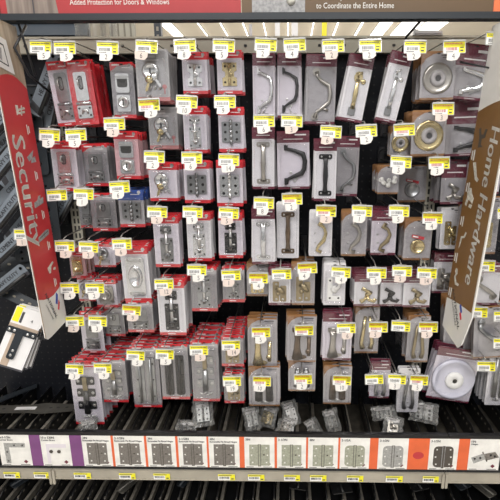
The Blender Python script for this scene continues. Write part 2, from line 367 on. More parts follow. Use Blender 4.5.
for (a_, b_, lab) in ((XL, jl, 'lower black shelf at bottom left corner'), (jl, jr, 'lower black shelf below the central price channel'), (jr, XR, 'lower black shelf at bottom right corner')):
    e = empty('shelf', ((a_+b_)/2, FRONT, TRAY-.235)); tag(e, lab, 'shelf', 'wall shelves'); hw = (b_-a_)/2-.002
    h = MB(); h.box(-hw, hw, .004, WALL-FRONT-.004, -.012, 0, 'tray_black'); h.build('deck', e); h = MB(); h.box(-hw, hw, -.001, .004, -.03, .015, 'tray_black'); h.build('front_lip', e)
# picture cards in the strip
YS = FRONT-.008
def sx_(px): return at(px, 452, YS).x
def stripcard(x0, x1, kind, l1, l2, lab):
    a_, b_ = sx_(x0), sx_(x1); e = empty('shelf_label', ((a_+b_)/2, YS-.0006, zs0)); H = zs1-zs0; W = b_-a_
    tag(e, lab, 'label', 'picture labels along the shelf edge')
    h = MB(); h.box(-W/2, W/2, 0, .0008, 0, H, 'strip_white')
    h.add([(W*.30+a*.007, -.0003, H*.13+b*.007) for a, b in ((0, 1), (1, 0), (0, -1), (-1, 0))], [(0, 3, 2, 1)], 'maroon')
    h.box(-W*.45, -W*.2, -.0003, 0, .002, .004, 'print_dark'); h.box(W*.12, W*.42, -.0003, 0, .002, .004, 'print_dark'); h.build('card', e)
    h = MB(); vs, fs = text_geo(l1, .011); xm = min(v[0] for v in vs); [h.add([(v[0]*.9-W*.46-xm*.9+o_, -.0005, v[2]+H-.0085) for v in vs], fs, 'print_dark') for o_ in (0, .0007)]
    if l2:
        vs, fs = text_geo(l2, .0085); xm = min(v[0] for v in vs); ww = -2*xm; kx = min(.9, W*.88/ww); [h.add([(v[0]*kx-W*.46-xm*kx+o_, -.0005, v[2]+H-.0175) for v in vs], fs, 'print_dark') for o_ in (0, .0006)]
    h.build('lettering', e)
    h = MB(); zc = H*.42
    if kind == 'brace':
        h.prism([(-W*.33, .008), (-W*.18, .008), (-W*.18, H*.60), (W*.34, H*.60), (W*.34, H*.74), (-W*.33, H*.74)], -.0006, 0, 'hinge_print_grey')
        for x, z in ((-W*.255, .016), (-W*.255, H*.45), (0, H*.67), (W*.26, H*.67)): h.lathe([(.0028, .0008)], 'sign_white', (x, 0, z), 8)
    elif kind == 'brace_pale':
        h.prism([(-W*.33, .008), (-W*.22, .008), (-W*.22, H*.60), (W*.36, H*.60), (W*.36, H*.72), (-W*.33, H*.72)], -.0006, 0, 'card')
        for x in (-W*.17, W*.1): h.lathe([(.0055, 0), (.0055, .002), (.003, .003)], 'icon_dark', (x, -.0006, H*.48), 12)
    elif kind == 'slant':
        T = Matrix.Translation((0, 0, zc)) @ Matrix.Rotation(R(-8), 4, 'Y')
        h.prism([(-.040, .004), (-.002, .013), (.004, -.007), (-.033, -.018)], -.0006, 0, 'hinge_print_grey', T)
        h.prism([(.002, .012), (.034, .015), (.045, -.006), (.008, -.012)], -.0006, 0, 'hinge_print', T)
        h.tube([(-.004, 0, .02), (.008, 0, -.016)], .0025, 'hinge_print', 6, T, .3)
        for x, z in ((-.029, -.001), (-.012, .0), (.02, .006), (.032, .0)): h.lathe([(.0035, .0012)], 'sign_white', (x, 0, z), 8, T)
    else:
        m = {'dark': 'hinge_print', 'pale': 'hinge_print_pale', 'palerd': 'hinge_print_pale', 'greyrd': 'hinge_print_grey', 'darkrd': 'icon_dark'}[kind]
        q = .013 if kind.endswith('rd') else .001; ws = W*.34; hs = H*.34
        h.prism(rrect(-ws, ws, zc-hs, zc+hs, q, 4), -.0006, 0, m); h.box(ws*.35, ws*.52, -.0009, -.0006, zc-.001, zc+.004, 'icon_dark')
        h.box(-.0045, .0045, -.0012, -.0006, zc-hs-.003, zc+hs+.002, 'icon_dark' if m != 'icon_dark' else 'icon_grey'); h.box(-.0028, .0028, -.0015, -.0012, zc-hs-.003, zc+hs+.002, m)
        for sg in (-1, 1):
            for dz_ in (-.7, 0, .7):
                xx = sg*(ws*.68 if dz_ else ws*.78)
                h.box(xx-.0021, xx+.0021, -.0012, -.0006, zc+dz_*hs-.0021, zc+dz_*hs+.0021, 'sign_white')
    h.build('picture', e)
H2 = 'Removable Pin Broad Hinges'
for a_ in [(0, 31, 'brace', '3x3-1/2in', 'Corner Brace', 'shelf label with grey corner brace picture, leftmost, beside purple'),
           (42, 71, 'brace_pale', '10 x 120N', 'Corner Brace', 'shelf label with pale corner brace and two black dots between purple panels'),
           (83, 112, 'dark', '2IN', H2, 'dark square hinge picture label right beside the purple panel'),
           (114.5, 145, 'dark', '2-1/2IN', H2, 'dark hinge picture label, second after the purple panels'),
           (147.5, 176, 'dark', '3IN', H2, 'dark hinge picture label, third after the purple panels'),
           (178.5, 207, 'dark', '3-1/2IN', H2, 'dark hinge picture label, fourth after the purple panels'),
           (209, 239.5, 'dark', '4IN', H2, 'dark hinge picture label just left of the centre orange panel'),
           (244.5, 274.5, 'pale', '3IN', '', 'pale green-grey square hinge picture label right of centre orange panel'),
           (277, 306, 'pale', '3-1/2N', '', 'pale square hinge picture label, second right of the centre panel'),
           (308, 338, 'pale', '4IN', '', 'pale square hinge picture label, third right of the centre panel'),
           (340, 369.5, 'palerd', '3-1/2A', '', 'pale hinge picture label with rounded corners'),
           (378, 408, 'greyrd', '3-1/2N', '', 'grey rounded hinge picture label between two orange panels'),
           (429, 458, 'darkrd', '3-1/2N', '', 'black rounded hinge picture label near the right shelf joint'),
           (469, 500.5, 'slant', '1IN', 'Hinges', 'slanted small hinge picture label at the right edge')]: stripcard(*a_)
for x0, x1, m, lab in [(31, 42, 'purple', 'narrow purple strip insert between the two brace labels'), (71, 83, 'purple', 'purple strip insert right of the black dotted label'), (112, 114.5, 'orange', 'thin orange strip insert after the first hinge label'), (145, 147.5, 'orange', 'thin orange strip insert after the second hinge label'), (176, 178.5, 'orange', 'thin orange strip insert after the third hinge label'), (207, 209, 'orange', 'thin orange strip insert after the fourth hinge label'), (239.5, 244.5, 'orange', 'orange strip insert between dark and pale hinge labels'), (274.5, 277, 'orange', 'thin orange strip insert after the first pale label'), (306, 308, 'orange', 'thin orange strip insert after the second pale label'), (338, 340, 'orange', 'thin orange strip insert before the rounded pale label'), (369.5, 378, 'orange', 'orange strip insert left of the grey rounded hinge label'), (408, 429, 'orange', 'widest orange strip insert, with a darker smudge'), (458, 469, 'orange', 'orange strip insert beside the slanted hinge label')]:
    a_, b_ = sx_(x0), sx_(x1); h = MB(); h.box(-(b_-a_)/2+.0002, (b_-a_)/2-.0002, 0, .0008, 0, zs1-zs0, m)
    if x0 == 408: h.add([(p[0], -.0002, p[1]) for p in arc(0, .05, .017, 0, 350, 14, .013)], [list(range(15))], 'sign_red')
    tag(h.build('strip_insert', None, ((a_+b_)/2, YS-.0006, zs0)), lab, 'strip insert', 'coloured inserts along the shelf edge')
# clear cover over the strip is left to the cards' own gloss; small price labels in the channel
zcm = (zc0+zc1)/2
for i, (x0, x1, yl) in enumerate([(4, 20, 1), (34, 51, 0), (74, 91, 1), (119, 135.5, 1), (153.5, 170, 0), (218, 235, 0), (248, 264.5, 1), (284, 300, 1), (310, 326.5, 1), (347, 363.5, 1), (386, 403, 0), (423, 439, 1)]):
    a_, b_ = at(x0, 474, FRONT-.012).x, at(x1, 474, FRONT-.012).x; W = b_-a_; e = empty('price_label', ((a_+b_)/2, FRONT-.0134, zc0+.0035)); H = .0215
    tag(e, f'small yellow and white price label in the shelf channel, {ordw(i)} from left', 'price label', 'price labels in the shelf channel')
    h = MB(); h.box(-W/2, W/2, 0, .0006, 0, H, 'tag_white'); h.box(-W/2, W/2, -.0003, 0, H*.66, H, 'yellow'); h.box(W*.2 if not yl else W*.22, W/2, -.0003, 0, 0, H*.66, 'yellow'); h.build('paper', e)
    h = MB()
    for k in range(13): h.box(-W*.42+k*W*.045, -W*.42+k*W*.045+W*.045*random.uniform(.35, .8), -.0005, 0, H*.25, H*.58, 'print_dark')
    h.box(W*.27, W*.42, -.0005, -.0003, H*.15, H*.32, 'print_dark'); h.box(-W*.44, W*.3, -.0005, -.0003, H*.78, H*.87, 'print_dark'); h.build('barcode', e)
# ------------------------------------------------------------------ hardware shapes: centred, w wide, h tall, back on y=0, forward is -y
def screws(mb, pts, r, y, m='screw'):
    for x, z in pts:
        mb.lathe([(r, 0), (r*.8, .0008)], m, (x, y, z), 8); mb.box(x-r*.6, x+r*.6, y-.001, y-.0008, z-.0003, z+.0003, 'hole')
def hw_hinge(w, h, m, out):
    p = MB()
    for sg in (-1, 1):
        p.prism(rrect(min(sg*w*.08, sg*w*.5), max(sg*w*.08, sg*w*.5), -h*.42, h*.42, w*.05), -.003, -.001, m)
        for dz in (-.3, 0, .3): p.lathe([(w*.075, .0032)], 'hole', (sg*w*.31, 0, dz*h), 8)
    out.append(('leaf_plate', p)); p = MB()
    for k in range(5): p.tube([(0, -.004, h*(-.5+k*.2)+.0004), (0, -.004, h*(-.3+k*.2)-.0004)], w*.085, m, 10)
    p.tube([(0, -.004, -h*.53), (0, -.004, h*.53)], w*.05, m, 8); out.append(('knuckle', p))
def hw_hasp(w, h, m, out):
    p = MB(); p.prism(rrect(-w*.36, w*.36, -h*.12, h*.5, w*.1), -.004, -.002, m)
    p.prism(rrect(-w*.13, w*.13, h*.12, h*.42, w*.12), -.0045, -.004, 'hole'); p.prism(rrect(-w*.09, w*.09, h*.15, h*.39, w*.09), -.0046, -.0045, 'zinc')
    out.append(('hasp_strap', p)); p = MB(); p.prism(rrect(-w*.42, w*.42, -h*.5, -h*.22, w*.06), -.004, -.001, m)
    for x in (-.3, .3):
        for z in (-.28, -.44): p.lathe([(w*.06, .0042)], 'hole', (x*w, 0, z*h), 8)
    p.tube([(-w*.42, -.005, -h*.17), (w*.42, -.005, -h*.17)], h*.028, m, 8); out.append(('hinge_leaf', p))
    p = MB(); p.tube([(-w*.1, -.003, h*.2), (-w*.1, -.016, h*.22), (-w*.1, -.018, h*.28), (-w*.1, -.016, h*.34), (-w*.1, -.003, h*.36)], w*.05, 'screw', 6); out.append(('staple', p)); p = MB()
    p.tube([(-w*.14, -.006, -h*.4), (-w*.1, -.011, -h*.33), (w*.12, -.011, -h*.33), (w*.16, -.006, -h*.4)], w*.06, 'screw', 6); out.append(('staple', p))
def hw_keyhasp(w, h, m, out):
    p = MB(); p.prism(rrect(-w*.4, w*.4, h*.0, h*.5, w*.1), -.006, -.001, m); p.prism(rrect(-w*.3, w*.3, h*.14, h*.42, w*.12), -.0065, -.006, 'hole'); p.box(-w*.38, w*.38, -.009, -.006, h*.36, h*.44, 'screw')
    p.prism(rrect(-w*.4, w*.4, -h*.5, -h*.06, w*.08), -.006, -.001, m); out.append(('hasp_strap', p))
    p = MB(); p.lathe([(w*.32, 0), (w*.32, .010), (w*.24, .013), (w*.22, .010), (.0, .010)], 'screw', (0, -.005, -h*.25), 16); p.box(-w*.04, w*.04, -.0165, -.015, -h*.33, -h*.17, 'hole'); out.append(('lock_barrel', p))
def hw_bolt(w, h, m, out, rod='screw'):
    p = MB(); p.prism(rrect(-w*.42, w*.42, -h*.5, h*.18, w*.06), -.003, -.001, m); p.prism(rrect(-w*.36, w*.36, h*.28, h*.5, w*.06), -.003, -.001, m)
    for x in (-.32, .32):
        for z in (-.44, .1, .39): p.lathe([(w*.065, .0033)], 'hole' if m != 'black' else 'screw', (x*w, 0, z*h), 8)
    out.append(('back_plate', p)); p = MB(); p.tube([(0, -.007, -h*.4), (0, -.007, h*.44)], w*.10, rod, 10); p.tube([(0, -.007, -h*.2), (w*.3, -.014, -h*.2)], w*.06, rod, 8); out.append(('bolt_rod', p))
    p = MB()
    for z in (-.3, .02, .36):
        p = MB(); p.tube([(-w*.22, -.003, z*h), (-w*.15, -.010, z*h), (0, -.0125, z*h), (w*.15, -.010, z*h), (w*.22, -.003, z*h)], h*.028, m, 6); out.append(('guide', p))
def hw_latch(w, h, m, out):
    p = MB()
    for sg in (-1, 1):
        p.prism([(sg*w*.05, -h*.5), (sg*w*.48, -h*.5), (sg*w*.48, -h*.16), (sg*w*.3, -h*.1), (sg*w*.3, h*.1), (sg*w*.48, h*.16), (sg*w*.48, h*.5), (sg*w*.05, h*.5)], -.003, -.001, m)
        for z in (-.34, .34): p.lathe([(w*.075, .0034)], 'hole', (sg*w*.3, 0, z*h), 8)
    out.append(('back_plate', p)); p = MB(); p.tube([(0, -.006, -h*.48), (0, -.006, h*.48)], w*.1, m, 10); p.lathe([(w*.1, 0), (w*.12, .006), (w*.05, .008)], m, (w*.1, -.008, 0), 10); out.append(('slide', p))
def hw_lock(w, h, m, out):
    p = MB(); p.lathe([(w*.34, 0), (w*.34, .008), (w*.25, .011), (w*.22, .009), (.0005, .009)], m, (-w*.06, 0, h*.2), 18); p.box(-w*.08, -w*.04, -.0125, -.010, h*.08, h*.3, 'hole'); out.append(('cylinder_lock', p))
    for a, x, z in ((-35, .08, .0), (20, -.1, -.1)):
        T = Matrix.Translation((x*w, -.011, z*h)) @ Matrix.Rotation(R(a), 4, 'Y'); p = MB()
        p.lathe([(w*.17, 0), (w*.17, .0015), (w*.05, .0015)], 'brass' if a > 0 else m, (0, 0, 0), 12, T, 1, .9)
        p.prism([(-w*.04, -w*.1), (w*.05, -w*.1), (w*.05, -w*.2), (w*.08, -w*.26), (w*.05, -w*.32), (w*.08, -w*.4), (w*.0, -w*.5), (-w*.04, -w*.45)], -.0015, 0, 'brass' if a > 0 else m, T); out.append(('key', p))
    p = MB()
    for q in range(4): p.tube([(w*(-.3+.18*q), -.003, -h*.42), (w*(-.26+.2*q), -.003, -h*.3)], w*.035, 'screw', 6)
    out.append(('screw', p))
def plate_end(p, w, z, hh, m):
    p.prism(rrect(-w*.5, w*.5, z-hh, z+hh, w*.12), -.003, 0, m); screws(p, [(-w*.3, z), (w*.3, z)], w*.07, -.003)
def hw_pull(w, h, m, out, thick=.19):
    p = MB(); plate_end(p, w, h*.44, h*.06, m); out.append(('end_plate', p)); p = MB(); plate_end(p, w, -h*.44, h*.06, m); out.append(('end_plate', p)); p = MB()
    P = [(0, -.002, h*.42), (0, -.012, h*.36), (0, -.020, h*.24), (0, -.023, 0), (0, -.020, -h*.24), (0, -.012, -h*.36), (0, -.002, -h*.42)]
    p.tube(P, [w*thick*k for k in (1.2, .95, .8, 1.05, .8, .95, 1.2)], m, 10, flat=.6); out.append(('grip', p))
def hw_bow(w, h, m, out, r=.082):
    P = [(-w*.28, -.008, h*.5), (-w*.25, -.008, h*.42), (w*.05, -.010, h*.37), (w*.38, -.012, h*.28), (w*.45, -.012, h*.1), (w*.42, -.012, -h*.1), (w*.32, -.012, -h*.22), (0, -.010, -h*.30), (-w*.22, -.008, -h*.37), (-w*.28, -.008, -h*.5)]
    p = MB(); p.tube(P, [w*r*k for k in (.9, .8, .9, 1.2, 1.1, 1.1, 1.3, .9, .8, .9)], m, 8); out.append(('grip', p))
    p = MB(); p.box(-w*.36, -w*.27, -.016, 0, h*.38, h*.52, m); out.append(('mounting_plate', p)); p = MB(); p.box(-w*.36, -w*.27, -.016, 0, -h*.52, -h*.34, m); out.append(('mounting_plate', p))
    p = MB(); screws(p, [(w*.05, -h*.42), (-w*.1, -h*.2), (w*.12, -h*.36)], w*.06, -.002); out.append(('screw', p))
def hw_sbow(w, h, m, out):
    P = [(-w*.2, -.008, h*.46), (-w*.15, -.009, h*.36), (w*.0, -.010, h*.28), (w*.34, -.013, h*.18), (w*.4, -.013, 0), (w*.36, -.012, -h*.16), (w*.1, -.01, -h*.28), (-w*.15, -.009, -h*.37), (-w*.22, -.008, -h*.5)]
    p = MB(); p.tube(P, [w*.07*k for k in (1.3, .7, .9, 1.1, 1.2, 1.1, 1, .8, 1.3)], m, 8); out.append(('grip', p)); p = MB()
    p.prism(arc(-w*.2, h*.46, w*.16, 0, 330, 8), -.006, -.002, m); out.append(('end_plate', p)); p = MB(); p.prism(arc(-w*.22, -h*.47, w*.16, 0, 330, 8), -.006, -.002, m); p.tube([(w*.1, -.008, -h*.3), (w*.34, -.008, -h*.34)], w*.05, m, 6); out.append(('end_plate', p))
def hw_thumb(w, h, m, out, base='zinc'):
    p = MB(); P = [(0, -.006, h*.3), (0, -.018, h*.2), (0, -.024, 0), (0, -.02, -h*.2), (0, -.006, -h*.34)]; p.tube(P, [w*k for k in (.13, .11, .15, .12, .15)], m, 10, flat=.7); out.append(('grip', p))
    p = MB(); p.prism(arc(0, h*.36, w*.26, 0, 340, 10, h*.13), -.006, -.001, m); p.tube([(0, -.008, h*.36), (-w*.1, -.02, h*.42), (w*.2, -.022, h*.47)], w*.07, m, 6); p.lathe([(w*.16, 0), (w*.14, .006), (w*.05, .009)], m, (w*.34, -.002, h*.28), 10); out.append(('thumb_latch', p))
    p = MB(); p.prism(rrect(-w*.24, w*.2, -h*.5, -h*.32, w*.04), -.008, -.001, base); out.append(('strike_plate', p))
def hw_dome(w, h, m, out, c='card_dim'):
    r = min(w, h)*.46; p = MB(); p.lathe([(r, 0), (r, .002), (r*.86, .006), (r*.8, .004), (r*.55, .004)], m, (0, 0, 0), 28); out.append(('rose_plate', p))
    p = MB(); p.lathe([(r*.55, .004), (r*.5, .014), (r*.38, .018), (r*.28, .017), (r*.22, .010), (.0004, .010)], c, (0, 0, 0), 22); p.lathe([(r*.2, .0108)], 'zinc', (0, 0, 0), 14); out.append(('bumper', p))
def hw_disc(w, h, m, out):
    r = min(w, h)*.5; p = MB(); p.lathe([(r, 0), (r, .006), (r*.96, .009), (r*.86, .010), (r*.84, .008), (r*.44, .008)], m, (0, 0, 0), 40); out.append(('disc', p))
    p = MB(); p.lathe([(r*.42, .007), (r*.42, .014), (r*.38, .017), (r*.16, .018), (r*.13, .016)], 'white_part', (0, 0, 0), 26); p.lathe([(r*.11, .0165), (r*.0005, .0165)], 'zinc', (0, 0, 0), 12); out.append(('hub', p))
def hw_knobs(w, h, m, out):
    for x, z in ((-.26, -.12), (.02, .05), (.3, -.02), (-.02, -.3), (-.4, .12), (.34, .22)):
        p = MB(); r = w*.15; T = Matrix.Translation((x*w, -.006, z*h)) @ Matrix.Rotation(R(x*120), 4, 'Z') @ Matrix.Rotation(R(z*120), 4, 'X'); p.lathe([(r, 0), (r, .004), (r*.8, .010), (r*.55, .011), (r*.5, .006)], m, (0, 0, 0), 14, T); out.append(('cap', p))
def hw_coat(w, h, m, out):
    p = MB(); p.prism(arc(0, -h*.02, w*.12, 0, 340, 8, h*.3), -.004, 0, m); out.append(('back_plate', p))
    p = MB(); p.tube([(0, -.004, 0), (w*.1, -.016, h*.08), (w*.18, -.024, h*.16), (-w*.04, -.030, h*.3), (-w*.3, -.03, h*.46)], [w*k for k in (.13, .1, .09, .08, .1)], m, 8); p.tube([(0, -.004, -h*.1), (w*.1, -.016, -h*.3), (w*.36, -.022, -h*.36), (w*.42, -.022, -h*.2)], [w*k for k in (.12, .09, .09, .12)], m, 8)
    p.tube([(0, -.004, -h*.1), (-w*.14, -.014, -h*.28), (-w*.34, -.018, -h*.4)], [w*.1, w*.08, w*.13], m, 8); out.append(('hook', p)); p = MB(); screws(p, [(w*.34, -h*.42), (-w*.12, -h*.44)], w*.08, -.002); out.append(('screw', p))
def hw_sash(w, h, m, out):
    p = MB(); p.prism(rrect(-w*.42, -w*.12, -h*.5, h*.5, w*.08), -.004, 0, m); p.prism(rrect(-w*.2, w*.42, -h*.5, -h*.28, w*.08), -.004, 0, m); screws(p, [(-w*.27, h*.38), (-w*.27, -h*.38), (w*.26, -h*.38)], w*.07, -.004, 'hole'); out.append(('base_plate', p))
    p = MB(); p.lathe([(w*.24, 0), (w*.24, .008), (w*.1, .011)], m, (w*.0, -.004, h*.02), 14); p.tube([(0, -.012, 0), (w*.26, -.014, h*.12), (w*.3, -.015, h*.42)], [w*.12, w*.1, w*.13], m, 8); out.append(('cam_lever', p))
def hw_catch(w, h, m, out):
    p = MB(); p.prism(rrect(-w*.42, -w*.03, -h*.5, h*.5, w*.08), -.004, 0, m); p.prism(rrect(w*.03, w*.42, -h*.5, h*.3, w*.08), -.004, 0, m); screws(p, [(-w*.2, h*.38), (-w*.2, -h*.38), (w*.2, -h*.38)], w*.07, -.004); out.append(('base_plate', p))
    p = MB(); p.tube([(-w*.2, -.008, h*.2), (w*.05, -.012, h*.1), (w*.28, -.012, -h*.1)], [w*.13, w*.16, w*.11], m, 8); p.lathe([(w*.12, 0), (w*.13, .007), (w*.04, .010)], m, (-w*.1, -.006, -h*.1), 12); out.append(('turn_lever', p))
def hw_tknob(w, h, m, out):
    p = MB(); p.tube([(-w*.2, -.006, -h*.5), (-w*.22, -.01, -h*.2), (-w*.2, -.012, h*.1), (-w*.2, -.010, h*.3)], [w*.28, w*.15, w*.13, w*.2], m, 10); p.tube([(-w*.44, -.012, h*.34), (w*.1, -.012, h*.38)], w*.11, m, 8); out.append(('lever', p))
    p = MB(); p.tube([(w*.32, -.005, -h*.42), (w*.34, -.005, h*.12)], w*.09, m, 8); p.lathe([(w*.13, 0), (w*.13, .012)], m, (w*.3, 0, -h*.3), 10); out.append(('spindle', p))
    p = MB(); p.prism(arc(-w*.12, -h*.46, w*.36, 0, 345, 10, h*.07), -.005, -.0005, m); out.append(('base_ring', p))
def hw_cyl(w, h, m, out):
    for sg in (-1, 1):
        p = MB(); p.tube([(sg*w*.24, -.010, -h*.4), (sg*w*.2, -.010, h*.4)], [w*.17, w*.15], m, 12); p.tube([(sg*w*.2, -.010, h*.4), (sg*w*.19, -.010, h*.48)], w*.08, 'screw', 8); out.append(('roller', p))
    p = MB(); screws(p, [(-w*.2, -h*.47), (w*.1, -h*.49), (w*.28, -h*.45), (-.02*w, -h*.44)], w*.07, -.004); p.tube([(-w*.1, -.006, -h*.5), (w*.12, -.006, -h*.42)], w*.04, 'screw', 6); out.append(('screw', p))
def hw_longlatch(w, h, m, out):
    p = MB(); p.tube([(0, -.012, -h*.36), (0, -.012, h*.1)], [w*.15, w*.13], m, 10); p.box(-w*.1, w*.1, -.014, -.004, h*.12, h*.38, 'antique'); out.append(('latch_bar', p))
    p = MB()
    for z in (.3, .06, -.2): p.prism(rrect(-w*.42, w*.42, z*h-h*.08, z*h+h*.08, w*.05), -.006, -.001, m); screws(p, [(-w*.32, z*h), (w*.32, z*h)], w*.08, -.006)
    out.append(('keeper', p)); p = MB()
    for q in range(6): p.tube([(w*(-.3+.1*q), -.005-.001*(q % 3), -h*(.42+.04*(q % 2))), (w*(-.12+.09*q), -.006, -h*(.46-.03*(q % 3)))], w*.035, 'screw', 6)
    out.append(('screw', p))
def hw_ring(w, h, m, out):
    p = MB(); p.prism(rrect(-w*.46, w*.46, -h*.5, h*.5, w*.14, 4), -.003, 0, m); p.box(-w*.36, w*.36, -.0045, -.003, h*.38, h*.42, 'screw'); p.box(-w*.36, w*.36, -.0045, -.003, -h*.42, -h*.38, 'screw'); screws(p, [(-w*.3, h*.44), (w*.3, h*.44), (-w*.3, -h*.44), (w*.3, -h*.44)], w*.06, -.003); out.append(('back_plate', p))
    p = MB(); p.lathe([(w*.36, .003), (w*.33, .009), (w*.27, .010), (w*.25, .005), (.0005, .004)], m, (0, 0, 0), 24, None, 1, h/w*.82); out.append(('cup', p))
def hw_arch(w, h, m, out):
    p = MB(); p.tube([(-w*.4, -.004, h*.36), (-w*.42, -.012, h*.2), (-w*.1, -.018, 0), (w*.25, -.016, -h*.2), (w*.42, -.006, -h*.38)], [w*k for k in (.14, .09, .1, .1, .14)], m, 8); out.append(('grip', p)); p = MB()
    p.lathe([(w*.17, 0), (w*.15, .004)], m, (-w*.36, 0, h*.38), 12); out.append(('foot', p)); p = MB(); p.lathe([(w*.17, 0), (w*.15, .004)], m, (w*.36, 0, -h*.4), 12); out.append(('foot', p))
def hw_curl(w, h, m, out):
    p = MB(); p.tube([(w*.08, -.006, h*.5), (-w*.06, -.008, h*.38), (w*.2, -.010, h*.28), (w*.3, -.013, h*.1), (w*.18, -.013, -h*.12), (-w*.12, -.010, -h*.3), (-w*.22, -.008, -h*.44), (w*.05, -.008, -h*.5)], [w*k for k in (.11, .15, .08, .1, .12, .1, .08, .12)], m, 8); out.append(('grip', p))
    p = MB(); screws(p, [(-w*.3, -h*.2), (-w*.34, h*.1)], w*.06, -.002); out.append(('screw', p))
def hw_round(w, h, m, out):
    p = MB(); r = w*.36; p.lathe([(r, 0), (r, .006), (r*.9, .009), (r*.8, .006), (.0005, .006)], m, (0, 0, -h*.18), 22); out.append(('cup', p))
    p = MB(); T = Matrix.Translation((0, -.004, h*.22)) @ Matrix.Rotation(R(12), 4, 'Y'); p.box(-w*.32, w*.3, -.002, 0, -h*.06, h*.06, 'joint_red', T); p.box(-w*.28, w*.0, -.0024, -.002, -h*.03, h*.03, 'print_white', T); out.append(('sticker', p))
def hw_strap2(w, h, m, out):
    p = MB()
    for sg in (-1, 1): p.tube([(sg*w*.12, -.006, h*.46), (sg*w*.2, -.010, h*.1), (sg*w*.3, -.010, -h*.3), (sg*w*.22, -.008, -h*.46)], [w*.09, w*.1, w*.11, w*.15], m, 8)
    out.append(('arm', p)); p = MB(); screws(p, [(0, -h*.3), (w*.05, -h*.44)], w*.07, -.003); out.append(('screw', p))
def hw_double(w, h, m, out):
    for sg in (-1, 1):
        p = MB(); p.prism(rrect(sg*w*.26-w*.2, sg*w*.26+w*.2, -h*.5, h*.46, w*.06), -.003, -.001, m); p.tube([(sg*w*.26, -.006, -h*.48), (sg*w*.26, -.006, h*.44)], w*.07, m, 8)
        for z in (-.36, 0, .34): p.lathe([(w*.045, .0033)], 'hole', (sg*w*.38, 0, z*h), 8)
        out.append(('hinge', p))
HW = dict(hinge=(hw_hinge, 'hinge_pack'), hasp=(hw_hasp, 'hasp_pack'), keyhasp=(hw_keyhasp, 'hasp_pack'), bolt=(hw_bolt, 'slide_bolt_pack'), latch=(hw_latch, 'latch_pack'), lock=(hw_lock, 'lock_pack'),
          pull=(hw_pull, 'door_pull_pack'), bow=(hw_bow, 'door_pull_pack'), sbow=(hw_sbow, 'door_pull_pack'), thumb=(hw_thumb, 'thumb_latch_pack'), dome=(hw_dome, 'door_stop_pack'), disc=(hw_disc, 'door_stop_pack'), knobs=(hw_knobs, 'bumper_pack'),
          coat=(hw_coat, 'coat_hook_pack'), sash=(hw_sash, 'sash_lock_pack'), catch=(hw_catch, 'catch_pack'), tknob=(hw_tknob, 'door_stop_pack'), cyl=(hw_cyl, 'roller_pack'), longlatch=(hw_longlatch, 'latch_pack'), ring=(hw_ring, 'flush_pull_pack'),
          arch=(hw_arch, 'cabinet_pull_pack'), curl=(hw_curl, 'cabinet_pull_pack'), round=(hw_round, 'flush_pull_pack'), strap2=(hw_strap2, 'bracket_pack'), double=(hw_double, 'hinge_pack'))
CAT = dict(hinge_pack='hinge pack', hasp_pack='hasp pack', slide_bolt_pack='bolt pack', latch_pack='latch pack', lock_pack='lock pack', door_pull_pack='door pull pack', thumb_latch_pack='door latch pack', door_stop_pack='door stop pack', bumper_pack='bumper pack', coat_hook_pack='coat hook pack', sash_lock_pack='window lock pack', catch_pack='catch pack', roller_pack='roller pack', flush_pull_pack='flush pull pack', cabinet_pull_pack='cabinet pull pack', bracket_pack='bracket pack')
